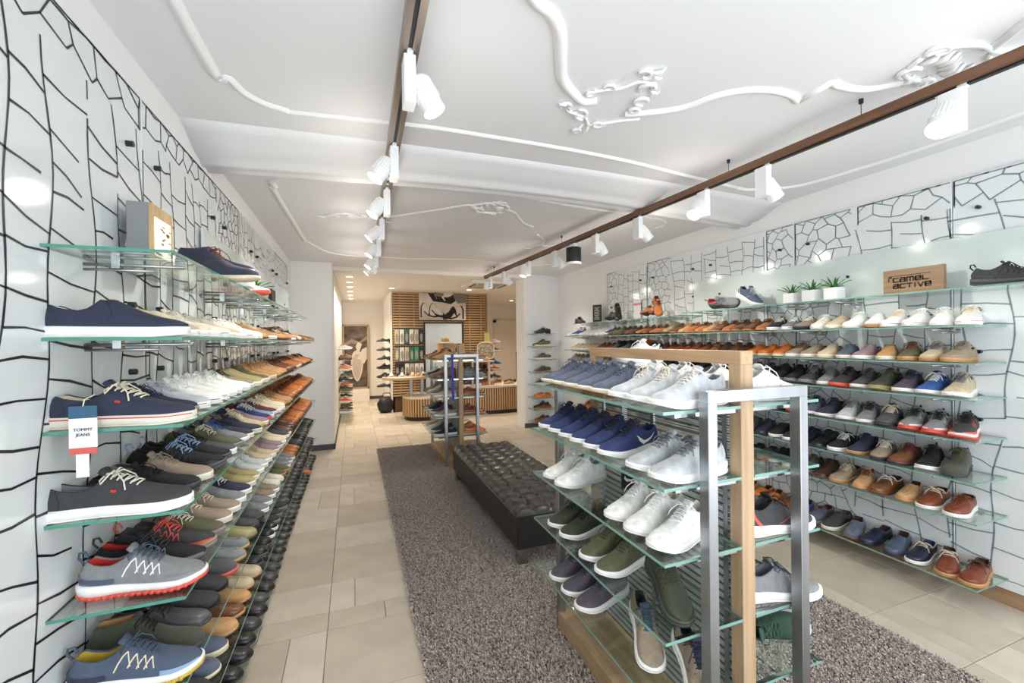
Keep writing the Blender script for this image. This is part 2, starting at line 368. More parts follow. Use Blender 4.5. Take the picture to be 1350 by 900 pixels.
# ================================================================== GLASS WALL PANELS WITH PRINT
def ribbon_yz(segs, x, sgn, w):
    mb = MB()
    for path in segs:
        P = [Vector((p[0], p[1])) for p in path]
        vs = []; fs = []
        for i, p in enumerate(P):
            t = P[min(i+1, len(P)-1)] - P[max(i-1, 0)]
            if t.length < 1e-9: t = Vector((1, 0))
            t.normalize(); n = Vector((-t.y, t.x))*w*(.75+.5*R.random())
            vs += [(x, p.x+n.x, p.y+n.y), (x, p.x-n.x, p.y-n.y)]
        for i in range(len(P)-1): fs.append((2*i, 2*i+1, 2*i+3, 2*i+2))
        mb.add(vs, fs)
    return mb
def h01(a, b, k=0): return random.Random(a*7919+b*104729+k*31+5).random()
def grid_cracks(y0, y1, z0, z1, dy, dz, slope=.1, seed=0):
    segs = []; n = max(1, round((y1-y0)/dy)); d = (y1-y0)/n
    def vy(k, z):
        k0 = k
        if k == 0 or k == n: jit = 0
        else: jit = (h01(k, seed)-.5)*d*.35
        return y0+k*d+jit+(0 if k in (0,) else .045*sin(z*2.6+seed+k*.35)*min(1, d/.15)+.012*sin(z*11+k*2.1))
    for k in range(n+1):
        zs = np.arange(z0, z1+.001, .06)
        cut = [(vy(k, z), z) for z in zs]
        # short gaps in the long lines
        i0 = 0
        for i in range(1, len(cut)):
            if h01(k, i, seed) < .05: segs.append(cut[i0:i]); i0 = i
            if i == len(cut)-1: segs.append(cut[i0:])
        if k < n:
            z = z0 + dz*h01(k, 3, seed)
            j = 0
            while z < z1-.05:
                a, b = vy(k, z), vy(k+1, z+slope*d)
                e = h01(k, j, seed+9)
                s = (h01(k, j, seed+4)-.5)*.6*dz
                full = 1.0 if e > .2 else .72
                p = [(a+(b-a)*t*full, z+slope*d*t+s*t+.005*sin(t*7+k+j)) for t in (0, .45, 1)]
                segs.append(p); z += dz*(.75+.5*h01(k, j, seed+1)); j += 1
    return [s for s in segs if len(s) > 1]
def honey_cracks(y0, y1, z0, z1, c, seed=0, jit=.33):
    segs = []; rows = int((z1-z0)/(c*.86))+1; cols = int((y1-y0)/c)+1
    def V(i, j, t):
        yy = y0+(j+(.5 if i % 2 else 0))*c+(c*.5 if t else 0); zz = z0+i*c*.86+(c*.28 if t else 0)
        yy += (h01(i*2+t, j, seed)-.5)*c*jit*1.6; zz += (h01(i*2+t, j, seed+50)-.5)*c*jit*1.6
        return (min(max(yy, y0), y1), min(max(zz, z0), z1))
    for i in range(rows+1):
        for j in range(cols+1):
            segs.append([V(i, j, 0), V(i, j, 1)])
            segs.append([V(i, j, 1), V(i, j+1, 0)])
            up = (i+1, j) if i % 2 == 0 else (i+1, j+1)
            segs.append([V(i, j, 1), V(*up, 0)])
    return [s for s in segs if (Vector(s[0])-Vector(s[1])).length > .01]
def scallops(y0, y1, z, d, seed):
    segs = []; y = y0; k = 0
    while y < y1-.02:
        w = d*(.7+.6*h01(k, seed)); w = min(w, y1-y)
        hgt = w*(.35+.3*h01(k, seed+1))
        segs.append([(y+w*t, z-hgt*(1-(2*t-1)**2)**.6 if 0 < t < 1 else z) for t in (0, .1, .25, .5, .75, .9, 1)])
        segs.append([(y+w*.5, z-hgt), (y+w*.55, z-hgt-.05)])
        y += w; k += 1
    return segs
def wall_panel(side, y0, y1, z0, z1, label, zones, pm, lm, w):
    x = XL+.03 if side < 0 else XR-.03; xi = x-side*.008
    c = thing('glass_wall_panel', label, 'wall panel', (x, (y0+y1)/2, z0), group='printed glass panels on the shop walls')
    oy, oz = (y0+y1)/2, z0
    a, b = min(0, xi-x), max(0, xi-x)
    obj('glass_sheet', MB().bbox((a, y0-oy+.002, 0), (b, y1-oy-.002, z1-z0), .002), pm, c)
    segs = []
    for zn in zones:
        k = zn[0]
        if k == 'g': segs += grid_cracks(*zn[1:])
        elif k == 'h': segs += honey_cracks(*zn[1:])
        else: segs += scallops(*zn[1:])
    mb = ribbon_yz([[(p[0]-oy, p[1]-oz) for p in s] for s in segs], -side*.0092, side, w)
    o = obj('line_print', mb, lm, c, fix=False); tag(o, kind='stuff')
    n = 0
    for yy in (y0+.12, y1-.12):
        for zz in (.5, 1.05, 1.45, 1.7, 2.0, 2.3):
            if zz > z1: continue
            s = MB().tube([(0, yy-oy, zz-oz), (-side*.03, yy-oy, zz-oz)], .011, 10); obj('standoff', s, stud_m, c, smooth=False)
ZT = 2.535
edges = [.55, 2.1, 3.1, 4.1, 5.1, 6.1]
lz = [
 [('g', .56, 2.09, .05, 2.40, .19, .105, -.15, 1), ('h', .56, 2.09, 2.40, ZT-.01, .13, 3)],
 [('g', 2.11, 3.09, .05, 2.43, .14, .12, -.12, 2), ('h', 2.11, 3.09, 2.42, ZT-.01, .10, 4)],
 [('h', 3.11, 3.62, .05, ZT-.01, .085, 5), ('g', 3.66, 4.09, .05, ZT-.02, .085, .1, -.1, 3)],
 [('g', 4.11, 5.09, .05, ZT-.02, .10, .09, -.1, 4)],
 [('h', 5.11, 6.09, .05, ZT-.01, .10, 6)]]
names = ['nearest glass panel printed with large black crackle lines beside the slip-on', 'second glass panel with black crackle lines behind the small light box', 'third glass panel with black honeycomb crackle on the wall', 'fourth glass panel with narrow black grid crackle on the wall', 'last glass panel with black crackle before the white corner']
for i in range(5): wall_panel(-1, edges[i], edges[i+1], .03, ZT, names[i], lz[i], panel_m, lineK_m, .0034)
edR = [.3, 1.5, 2.5, 3.5, 4.4, 5.3]
rz = [
 [('g', .32, 1.49, .05, 2.34, .17, .13, .1, 11), ('h', .32, 1.49, 2.33, 2.49, .14, 13)],
 [('g', 1.51, 2.02, .05, 2.37, .15, .11, .1, 12), ('h', 1.51, 2.02, 2.36, 2.49, .12, 14), ('h', 2.04, 2.49, .05, 2.49, .10, 15)],
 [('h', 2.51, 2.75, .05, 2.49, .09, 16), ('g', 2.78, 3.49, .05, 2.49, .14, .10, .1, 17)],
 [('g', 3.51, 3.95, .05, 2.49, .14, .10, .1, 18), ('h', 3.97, 4.39, .05, 2.49, .10, 19)],
 [('g', 4.41, 5.0, .05, 2.49, .13, .11, .1, 20), ('h', 5.02, 5.29, .05, 2.49, .10, 21)]]
namesR = ['nearest glass panel with wide grey crackle lines, by the boat shoes', 'second glass panel with grey crackle lines behind the wooden name sign', 'third glass panel with grey crackle lines behind the potted plants', 'fourth glass panel with grey crackle lines behind the brown shoe pair', 'last glass panel with grey crackle lines beside the black notice']
for i in range(5): wall_panel(1, edR[i], edR[i+1], .1, 2.5, namesR[i], rz[i], panelR_m, lineG_m, .0038)
# frosted plain panels standing above the display shelves
def frosted(side, y0, y1, z0, z1, label):
    x = XL+.055 if side < 0 else XR-.06
    c = thing('frosted_panel', label, 'glass panel', (x, (y0+y1)/2, z0))
    h = (y1-y0)/2
    obj('glass_sheet', MB().bbox((-.005, -h, 0), (.005, h, z1-z0), .002), frost_m, c)
    for yy in (-h+.25, h-.35, .1):
        obj('standoff', MB().cyl((side*.02, yy, .16), (-side*.012, yy, .16), .011, 10), stud_m, c)
frosted(-1, 2.75, 6.0, 1.845, 2.185, 'plain frosted glass strip above the top shelf, below the black crackle')
frosted(1, .35, 3.6, 1.83, 2.14, 'plain frosted glass strip behind the wooden name sign and plants')

# ================================================================== SHOES
C = dict(navy=(46,50,70), darknavy=(32,38,58), black=(27,27,29), charcoal=(58,58,60), darkgrey=(78,78,80), grey=(128,130,132), lightgrey=(186,190,194),
    white=(240,239,236), offwhite=(226,220,206), cream=(226,212,186), beige=(196,178,150), taupe=(150,134,116), tan=(190,146,98), cognac=(178,104,52),
    orange=(200,112,48), brown=(116,72,44), darkbrown=(70,46,34), redbrown=(122,60,38), olive=(92,92,66), darkolive=(62,66,52), khaki=(160,150,104), blue=(54,92,160), royal=(48,60,108), slate=(86,93,112),
    lightblue=(140,164,196), mauve=(150,126,134), burgundy=(104,44,52), green=(58,86,68), yellow=(196,166,56), red=(206,50,46), coral=(226,88,74), purple=(84,76,88), pink=(226,170,172), gum=(190,150,100), silver=(190,196,206), teal=(60,110,120), steelblue=(74,86,106), mint=(60,170,130))
WORD = dict(darknavy='dark navy', darkgrey='dark grey', lightgrey='light grey', offwhite='off-white', darkbrown='dark brown', redbrown='red-brown', darkolive='dark olive', lightblue='light blue', steelblue='steel-blue', royal='royal blue', slate='slate blue', orange='orange-tan')
cname = lambda k: WORD.get(k, k)
def shoe_mat(kind, k):
    c = C[k]
    if kind == 'leather': return mat('leather_'+k, c, .36, noise=.16, nscale=14, bump=.05, bscale=160, coat=.12)
    if kind == 'suede': return mat('suede_'+k, c, .9, noise=.14, nscale=30, bump=.15, bscale=300, sheen=.2)
    if kind == 'fabric': return mat('canvas_'+k, c, .85, noise=.09, nscale=60, bump=.18, bscale=420)
    if kind == 'knit': return mat('knit_'+k, c, .8, noise=.16, nscale=45, bump=.3, bscale=260, stretch=(1, 1, .5))
    if kind == 'rubber': return mat('rubber_'+k, c, .5, noise=.03, nscale=20)
    return mat('lace_'+k, c, .8)
HI = [0, .006, .02, .045, .08, .13, .19, .25, .31, .36, .40, .44, .48, .52, .56, .60, .64, .69, .74, .79, .84, .885, .92, .95, .975, .992, 1]
def prof(pts):
    xs, ys = zip(*pts)
    def f(s): return float(np.mean([np.interp(min(max(s+d, 0), 1), xs, ys) for d in (-.03, -.015, 0, .015, .03)]))
    return f
WBASE = [(0,.010),(.006,.015),(.02,.021),(.045,.0265),(.08,.0305),(.13,.0335),(.2,.034),(.3,.0325),(.4,.034),(.5,.0375),(.6,.0425),(.7,.046),(.78,.0465),(.84,.0445),(.885,.041),(.92,.036),(.95,.0295),(.975,.021),(.992,.013),(1,.006)]
K = {
 'canvas': dict(H=[(0,.074),(.05,.079),(.15,.068),(.28,.062),(.37,.078),(.42,.094),(.5,.090),(.6,.074),(.7,.060),(.8,.051),(.9,.046),(.96,.041),(1,.033)], zt=[(0,.027),(.8,.024),(1,.026)], zb=[(0,0),(.8,0),(1,.006)], fl=.003, op=.40, lace=.64, mat='fabric', outs=.004, rows=5),
 'slip': dict(H=[(0,.076),(.05,.080),(.15,.068),(.28,.064),(.36,.080),(.42,.099),(.5,.092),(.6,.075),(.7,.061),(.8,.052),(.9,.046),(.96,.041),(1,.033)], zt=[(0,.026),(.8,.023),(1,.025)], zb=[(0,0),(.8,0),(1,.006)], fl=.003, op=.40, lace=0, mat='fabric', outs=.004, rows=0),
 'runner': dict(H=[(0,.088),(.045,.104),(.12,.086),(.24,.078),(.35,.092),(.41,.112),(.5,.104),(.6,.084),(.7,.067),(.8,.056),(.9,.049),(.96,.043),(1,.036)], zt=[(0,.042),(.2,.034),(.5,.026),(.8,.024),(1,.032)], zb=[(0,.014),(.08,.002),(.2,0),(.7,0),(.85,.004),(1,.018)], fl=.006, op=.40, lace=.64, mat='knit', outs=.004, rows=5),
 'trail': dict(H=[(0,.090),(.045,.104),(.12,.090),(.24,.080),(.35,.094),(.41,.112),(.5,.104),(.6,.086),(.7,.070),(.8,.060),(.9,.053),(.96,.047),(1,.038)], zt=[(0,.042),(.2,.036),(.5,.027),(.8,.026),(1,.036)], zb=[(0,.012),(.08,.002),(.2,0),(.7,0),(.85,.004),(1,.018)], fl=.005, op=.40, lace=.64, mat='fabric', outs=.010, rows=5),
 'dress': dict(H=[(0,.080),(.05,.084),(.15,.074),(.28,.066),(.37,.078),(.42,.090),(.5,.084),(.6,.070),(.7,.057),(.8,.049),(.9,.042),(.96,.036),(1,.026)], zt=[(0,.030),(.25,.029),(.45,.020),(.65,.013),(.85,.013),(1,.017)], zb=[(0,.022),(.25,.021),(.45,.012),(.65,.003),(.85,.003),(1,.010)], fl=.003, op=.40, lace=.60, mat='leather', outs=0, rows=4, heel=1),
 'boot': dict(H=[(0,.112),(.05,.124),(.15,.120),(.28,.122),(.36,.128),(.42,.126),(.48,.108),(.56,.086),(.66,.067),(.76,.057),(.88,.050),(.95,.043),(1,.032)], zt=[(0,.032),(.25,.031),(.45,.022),(.65,.016),(.85,.016),(1,.020)], zb=[(0,.022),(.25,.021),(.45,.010),(.65,.002),(.85,.002),(1,.009)], fl=.004, op=.40, lace=.56, mat='suede', outs=0, rows=4, heel=1),
 'loafer': dict(H=[(0,.068),(.05,.073),(.15,.062),(.3,.055),(.4,.062),(.47,.084),(.54,.080),(.64,.065),(.74,.055),(.84,.049),(.92,.045),(.97,.039),(1,.030)], zt=[(0,.026),(.25,.024),(.5,.016),(.8,.014),(1,.018)], zb=[(0,.014),(.25,.012),(.45,.006),(.65,.001),(.85,.001),(1,.008)], fl=.003, op=.44, lace=0, mat='leather', outs=0, rows=0, heel=1),
 'boat': dict(H=[(0,.072),(.05,.076),(.15,.066),(.3,.060),(.4,.068),(.46,.086),(.54,.080),(.64,.064),(.74,.056),(.84,.052),(.92,.048),(.97,.042),(1,.034)], zt=[(0,.026),(.25,.024),(.5,.020),(.8,.019),(1,.022)], zb=[(0,0),(.8,0),(1,.007)], fl=.004, op=.44, lace=.56, mat='leather', outs=.004, rows=2),
}
L0 = .292
def subset(kind):
    op = K[kind]['op']; return HI, 3, HI.index(op) if op in HI else 11
def build_shoe(kind):
    k = K[kind]; H = prof(k['H']); ZT = prof(k['zt']); ZB = prof(k['zb']); Wd = lambda s: float(np.interp(s, *zip(*WBASE)))
    st = HI; o0 = 3; o1 = max(i for i, s in enumerate(st) if s <= k['op']+1e-6)
    lace1 = k['lace']; low = kind in ('loafer', 'boat', 'slip')
    cen = lambda s: .005*sin(pi*min(1, s*1.1))-.006*max(0, s-.6)
    G = []
    for i, s in enumerate(st):
        x = L0*s; w = Wd(s); zt = ZT(s)-.002; h = H(s); opened = o0 <= i <= o1; half = []
        heel = max(0, 1-s/.10)
        wl = (.011+.006*sin(pi*min(1, max(0, (s-.4)/.3)))) if .38 < s else .012
        if opened:
            boot = kind == 'boot'
            wc = w*(.80 if not boot else .76) - .001
            if kind == 'runner' or kind == 'trail': wc = w*.78
            rim = .007 if kind in ('runner', 'trail') else (.004 if kind != 'boot' else .005)
            for j in range(7):
                t = j/6; bul = sin(pi*min(1, t*1.05))*.0035
                half.append((w+(wc-w)*t**1.5+bul, zt+(h-zt)*t))
            half.append((wc-rim*.45, h+rim*.45)); half.append((wc-rim, h-.001))
            wi = min(wc-rim, w-.008)
            for j in range(9, 14):
                t = (j-8)/6; half.append((wc-rim+(w-.011-(wc-rim))*min(1, t*1.3), h+(zt+.008-h)*t))
            half.append((0, zt+.008))
        else:
            toe = max(0, (s-.6)/.4)
            if i < o0: a, b = .42, .5
            else: a = .92-.32*toe; b = .80-.18*toe
            if kind in ('dress',): a += .05
            wl_ = min(wl, w*.45); th8 = math.acos((wl_/w)**(1/a)) if w > 1e-4 else 1
            for j in range(15):
                th = th8*j/8 if j <= 8 else th8+(pi/2-th8)*(j-8)/6
                y = w*max(0, cos(th))**a; z = zt+(h-zt)*max(0, sin(th))**b
                if lace1 and o1 < i and s <= lace1+.02:
                    if j > 8: z -= .0035
                    elif j >= 6: z += .0005
                half.append((y, z))
            half[14] = (0, half[14][1])
        ring = []
        def X(z): return x - heel*.004*sin(pi*min(1, max(0, (z-zt)/max(.01, h-zt)))) + heel*.012*max(0, (z-zt)/max(.01, h-zt))**2
        for j in range(15): y, z = half[j]; ring.append((X(z), cen(s)+y, z))
        for j in range(13, -1, -1): y, z = half[j]; ring.append((X(z), cen(s)-y, z))
        G.append(ring)
    G = np.array(G)
    parts = {n: MB() for n in ('upper', 'lining', 'tongue', 'midsole', 'outsole', 'lace')}
    nr = 29
    used = {n: {} for n in parts}
    def vid(n, i, r):
        d = used[n]
        if (i, r) not in d: d[(i, r)] = len(parts[n].v); parts[n].v.append(tuple(G[i, r]))
        return d[(i, r)]
    def face(n, ids):
        parts[n].f.append(tuple(vid(n, *q) for q in ids)); parts[n].mi.append(0)
    for i in range(len(st)-1):
        for r in range(nr-1):
            hi = min(r, 27-r)
            op = o0 <= i < o1
            s = st[i]
            if hi < 8: n = 'upper'
            elif op: n = 'lining'
            elif i == o0-1: n = 'lining' if hi >= 8 else 'upper'
            elif i == o1: n = 'lining' if hi > 8 else 'tongue'
            elif lace1 and i > o1 and st[i+1] <= lace1+.03: n = 'tongue'
            else: n = 'upper'
            face(n, [(i, r), (i, r+1), (i+1, r+1), (i+1, r)])
    for i in (0, len(st)-1):
        face('upper', [(i, r) for r in range(nr)])
    def SP(s, r, off=0.0):
        fi = np.interp(s, st, range(len(st))); i = int(min(fi, len(st)-2)); a = fi-i; j = int(min(max(r, 0), nr-2)); b = r-j
        P = (1-a)*((1-b)*G[i, j]+b*G[i, j+1])+a*((1-b)*G[i+1, j]+b*G[i+1, j+1])
        du = G[i+1, j]-G[i, j]; dv = G[i, j+1]-G[i, j]; n = np.cross(du, dv); l = np.linalg.norm(n)
        n = n/l if l > 1e-9 else np.array((0, 0, 1.)); c = np.array((P[0], 0, .03))
        if np.dot(n, P-c) < 0: n = -n
        return P+n*off
    # tongue tip rising out of the throat
    if lace1:
        rows = []
        for t in (0, .5, 1):
            s = k['op']+.045-t*.055; zz = H(k['op']+.03)+.002+t*(.020 if kind != 'boot' else .012); ww = .018+.004*t
            if kind == 'boat': zz -= t*.012
            rows.append([(L0*s, cen(s)+ww*q, zz-.007*q*q) for q in (-1, -.5, 0, .5, 1)])
        back = [[(x-.006, y, z-.002) for x, y, z in r] for r in rows]
        rings = [rows[i]+back[i][::-1] for i in range(3)]
        parts['tongue'].loft(rings)
    # sole
    fl = k['fl']
    def sole_ring(s, top, bot, f, inset=.002):
        w = Wd(s)+f; x = L0*s + (s-.5)*2*f*(1 if s < .1 or s > .9 else .6)
        c = cen(s)
        return [(x, c-w+.001, top), (x, c-w-.0012, (top*.6+bot*.4)), (x, c-w+inset, bot), (x, c+w-inset, bot), (x, c+w+.0012, (top*.6+bot*.4)), (x, c+w-.001, top)]
    o = k['outs']
    if k.get('heel'):
        parts['outsole'].loft([sole_ring(s, ZT(s)+.001, ZB(s), fl) for s in st])
        hs = [s for s in st if s <= .26]
        parts['outsole'].loft([sole_ring(s, ZB(s)+.001, 0, fl-.0015) for s in hs])
    else:
        parts['midsole'].loft([sole_ring(s, ZT(s)+.002, ZB(s)+o-.0005, fl) for s in st])
        parts['outsole'].loft([sole_ring(s, ZB(s)+o, ZB(s), fl+.0004, .003) for s in st])
        if kind == 'trail':   # lugs
            for s in np.arange(.06, .98, .055):
                for sg in (-1, 1):
                    w = Wd(s)+fl+.0012; parts['outsole'].cbox((L0*s, cen(s)+sg*(w-.004), ZB(s)+.005), (.009, .011, .010))
    # laces
    LM = parts['lace']; rl = .0021
    if lace1:
        s0, s1 = k['op']+.05, lace1-.01; n = k['rows']
        ss = [s0+(s1-s0)*i/max(1, n-1) for i in range(n)]
        for i, s in enumerate(ss):
            s2 = ss[i-1] if i else s-.012
            LM.tube([SP(s, 7.1, .001), SP(s, 8.2, .004), SP(s, 11, .005), SP(s, 14, .005), SP(s, 17, .005), SP(s, 19.8, .004), SP(s, 20.9, .001)], rl, 5)
            if i: 
                LM.tube([SP(s, 7.4, .002), SP((s+s2)/2, 12, .007), SP(s2, 19, .003)], rl*.9, 5)
        if kind != 'boot' or True:
            s = ss[0]; p = SP(s-.01, 14, .007); x, y, z = p
            for sg in (-1, 1):
                LM.tube([(x, y, z), (x+.008, y+sg*.014, z+.010), (x+.004, y+sg*.032, z+.004), (x-.008, y+sg*.040, z-.014), (x-.014, y+sg*.030, z-.008), (x-.006, y+sg*.012, z+.004), (x, y, z)], rl*.9, 5)
                LM.tube([(x, y, z), (x+.014, y+sg*.016, z+.004), (x+.032, y+sg*.030, z-.014), (x+.038, y+sg*.038, z-.034)], rl*.8, 5)
            LM.tube([(x-.004, y-.004, z+.001), (x+.004, y+.004, z+.001)], .004, 6)
    if kind == 'boat':
        for sg in (0, 1):
            LM.tube([SP(s, (5.6 if sg == 0 else 28-5.6), .0015) for s in np.linspace(.08, .46, 12)], .0018, 5)
    # overlays on the upper: seams, stitching, straps, stripes
    ex = {}
    def strip(name, path, w, off=.0012):
        mb = ex.setdefault(name, MB()); n = len(path); vs = []
        for i, (s, r) in enumerate(path):
            p = SP(s, r, off); q = SP(*path[min(i+1, n-1)], off)-SP(*path[max(i-1, 0)], off)
            P0 = SP(s, r, 0); nn = p-P0; bn = np.cross(q, nn); l = np.linalg.norm(bn); bn = bn/l if l > 1e-9 else np.array((0, 1, 0))
            vs += [p+bn*w/2, p-bn*w/2]
        mb.add(vs, [(2*i, 2*i+1, 2*i+3, 2*i+2) for i in range(n-1)])
    def both(f):
        f(lambda r: r); f(lambda r: 28-r)
    lin = lambda a, b, n=7: [tuple(np.array(a)+(np.array(b)-np.array(a))*i/(n-1)) for i in range(n)]
    if kind == 'canvas':
        both(lambda m: strip('seam', [(.63, m(8)), (.625, m(5)), (.60, m(1.5)), (.58, m(.2))], .0016))
        both(lambda m: strip('seam', [(s, m(q)) for s, q in ((.14, .3), (.15, 3), (.11, 6))], .0016))
        both(lambda m: strip('logo_patch', lin((.47, m(3.4)), (.51, m(3.5)), 3), .006, .0016))
        mb = ex.setdefault('stripe', MB())
        for sg in (-1, 1):
            v = []
            for s in st[1:-1]:
                w = Wd(s)+fl; x = L0*s+(s-.5)*2*fl*(1 if s < .1 or s > .9 else .6); z = ZT(s)-.004
                v += [(x, cen(s)+sg*(w+.0012), z+.0013), (x, cen(s)+sg*(w+.0014), z-.0013)]
            mb.add(v, [(2*i, 2*i+1, 2*i+3, 2*i+2) for i in range(len(st)-3)])
    if kind == 'slip':
        both(lambda m: strip('seam', [(.41, m(8)), (.45, m(6)), (.49, m(4)), (.49, m(3.2)), (.46, m(1.2))], .0035))
        both(lambda m: strip('logo_patch', lin((.455, m(10.6)), (.475, m(10.4)), 3), .009, .0016))
        both(lambda m: strip('seam', [(s, m(q)) for s, q in ((.16, .3), (.13, 3), (.10, 5))], .0014))
    if kind == 'runner':
        both(lambda m: strip('seam', [(.66, m(9)), (.67, m(6)), (.60, m(3)), (.52, m(1.2)), (.45, m(.4))], .002))
        both(lambda m: strip('heel_tab', [(.06, m(5.5)), (.10, m(3)), (.16, m(1.2)), (.2, m(.3))], .010))
    if kind == 'trail':
        for a, b in ((.36, .45), (.46, .52), (.53, .585), (.59, .64)):
            both(lambda m: strip('zigzag', lin((a, m(2.2)), (b, m(6.2)), 4), .0034))
            both(lambda m: strip('zigzag', lin((b, m(6.2)), (b+.03, m(2.6)), 4), .0026))
        both(lambda m: strip('toe_guard', [(s, m(1.0)) for s in np.linspace(.72, .992, 9)], .013))
        both(lambda m: strip('heel_guard', [(s, m(1.6)) for s in np.linspace(.004, .30, 9)], .014))
        mb = ex.setdefault('heel_loop', MB()); mb.tube([(.006, 0, .092), (-.006, 0, .108), (-.004, 0, .122), (.008, 0, .124), (.016, 0, .108)], .0035, 6, flat=1)
    if kind in ('boat', 'loafer'):
        pth = [(s, 9) for s in np.linspace(.52, .80, 6)] + [(.86, 10.5), (.885, 12.5), (.89, 14), (.885, 15.5), (.86, 17.5)] + [(s, 19) for s in np.linspace(.80, .52, 6)]
        mb = ex.setdefault('apron_seam', MB()); mb.tube([SP(s, r, .001) for s, r in pth], .0022, 5)
    if kind == 'loafer':
        strip('saddle', [(.55, r) for r in np.linspace(1, 27, 17)], .020, .0016)
    if kind == 'dress':
        both(lambda m: strip('seam', [(.62, m(9)), (.61, m(6)), (.54, m(3.5)), (.44, m(2)), (.36, m(.6))], .0018))
        strip('seam', [(.78, r) for r in np.linspace(1, 27, 15)], .0018)
    if kind == 'boot':
        both(lambda m: strip('seam', [(.58, m(9)), (.56, m(6)), (.47, m(4)), (.38, m(2.2)), (.32, m(.6))], .002))
    # swoosh on the flank as two side curves
    sw = MB()
    for side in (0, 1):
        m = (lambda r: r) if side == 0 else (lambda r: 28-r)
        top = [(.50, 4.2), (.44, 2.6), (.37, 2.0), (.30, 2.5), (.21, 3.6), (.12, 5.0)]; bot = [(.50, 4.2), (.455, 1.6), (.38, .8), (.30, 1.5), (.21, 3.0), (.12, 5.0)]
        v = []
        ts = np.linspace(0, 5, 16)
        for t in ts:
            for q in (top, bot):
                s = np.interp(t, range(6), [p[0] for p in q]); r = np.interp(t, range(6), [p[1] for p in q]); v.append(SP(s, m(r), .0018))
        sw.add(v, [(2*i, 2*i+1, 2*i+3, 2*i+2) for i in range(15)])
    ex['_swoosh'] = sw
    return parts, ex
SHOE = {}
def shoe_meshes(kind):
    if kind in SHOE: return SHOE[kind]
    parts, ex = build_shoe(kind); d = {}
    for n, mb in list(parts.items())+list(ex.items()):
        if not mb.f: continue
        me = mb.mesh(n.strip('_'), smooth=True); 
        if n in parts: recalc(me)
        d[n] = me
    # one-mesh version for the small far ones: slots upper, sole, lining, lace, accent
    one = MB()
    for n, slot in (('upper', 0), ('lining', 2), ('tongue', 0), ('midsole', 1), ('outsole', 1), ('lace', 3), ('seam', 4), ('apron_seam', 4), ('zigzag', 4), ('toe_guard', 4), ('saddle', 0)):
        src = parts.get(n) or ex.get(n)
        if src is None or not src.f: continue
        one.m = slot; one.add(src.v, src.f)
    me = one.mesh('shoe', True, 5); recalc(me); d['_one'] = me
    SHOE[kind] = d; return d
NAME = {'canvas': ('canvas_shoe', 'lace-up'), 'slip': ('slip_on_shoe', 'slip-on'), 'runner': ('running_shoe', 'runner'), 'trail': ('trail_shoe', 'trail shoe'), 'dress': ('dress_shoe', 'derby'), 'boot': ('ankle_boot', 'ankle boot'), 'loafer': ('loafer', 'loafer'), 'boat': ('boat_shoe', 'boat shoe')}
nshoes = 0
def shoe(spec, loc, yaw, label, group, full=True, pitch=0, roll=0, scale=1, extra=None):
    """spec 'kind:upper/sole/lace/lining/accent' ; the toe points along yaw; loc is the point under the middle of the foot"""
    global nshoes; nshoes += 1
    kind, cs = spec.split(':'); cs = cs.split('/'); k = K[kind]
    up = cs[0]; sole = cs[1] if len(cs) > 1 else ('darkbrown' if k.get('heel') else 'white'); lace = cs[2] if len(cs) > 2 else up
    lin = cs[3] if len(cs) > 3 else ('darkbrown' if k['mat'] == 'leather' else 'darkgrey'); acc = cs[4] if len(cs) > 4 else None; outs = cs[5] if len(cs) > 5 else sole
    d = shoe_meshes(kind); nm, noun = NAME[kind]
    mk = k['mat'] if not (kind == 'boot' and up in ('black', 'brown', 'redbrown', 'cognac')) else 'leather'
    if kind == 'loafer' and up in ('taupe', 'beige', 'tan', 'blue', 'grey', 'slate', 'navy', 'olive'): mk = 'suede'
    if kind == 'dress' and up in ('tan', 'beige', 'taupe', 'olive', 'khaki'): mk = 'suede'
    um, sm, lm, nm_ = shoe_mat(mk, up), shoe_mat('rubber', sole), shoe_mat('lace', lace), shoe_mat('fabric', lin)
    om = shoe_mat('rubber', outs)
    dark = {'white': 'lightgrey', 'black': 'charcoal', 'navy': 'darknavy', 'charcoal': 'black'}.get(up, None)
    am = shoe_mat('fabric', acc) if acc else (shoe_mat(mk, dark) if dark else um)
    M4 = Matrix.Translation(Vector(loc)) @ Matrix.Rotation(yaw, 4, 'Z') @ Matrix.Rotation(pitch, 4, 'Y') @ Matrix.Rotation(roll, 4, 'X') @ Matrix.Scale(scale, 4) @ Matrix.Translation((-L0/2, 0, .0005))
    if not full:
        o = put(nm, d['_one'], [um, sm, nm_, lm, am]); o.matrix_world = M4; tag(o, label, 'shoe', group); return o
    r = thing(nm, label, 'shoe', group=group); r.matrix_world = M4
    for n, me in d.items():
        if n == '_one': continue
        if n == '_swoosh':
            if extra and 'swoosh' in extra: put('swoosh', me, shoe_mat('rubber', extra['swoosh']), r)
            continue
        m = {'upper': um, 'lining': nm_, 'tongue': um if not (extra and 'tongue' in extra) else shoe_mat(mk, extra['tongue']), 'midsole': sm, 'outsole': om, 'lace': lm}.get(n, am)
        if n == 'stripe': m = shoe_mat('rubber', (extra or {}).get('stripe', sole))
        if n == 'logo_patch':
            if not (extra and extra.get('logo')): continue
            m = shoe_mat('rubber', extra['logo'])
        if n == 'heel_loop': m = lm
        if n == 'heel_guard': m = shoe_mat('rubber', (extra or {}).get('guard', up))
        if n == 'toe_guard': m = shoe_mat('rubber', (extra or {}).get('toe', acc or up))
        if n == 'heel_tab': m = um if not acc else am
        o = put(n, me, m, r)
        if n in ('zigzag', 'seam', 'stripe', 'heel_tab', 'heel_guard', 'logo_patch', 'lace'): o['kind'] = 'stuff'
    return r

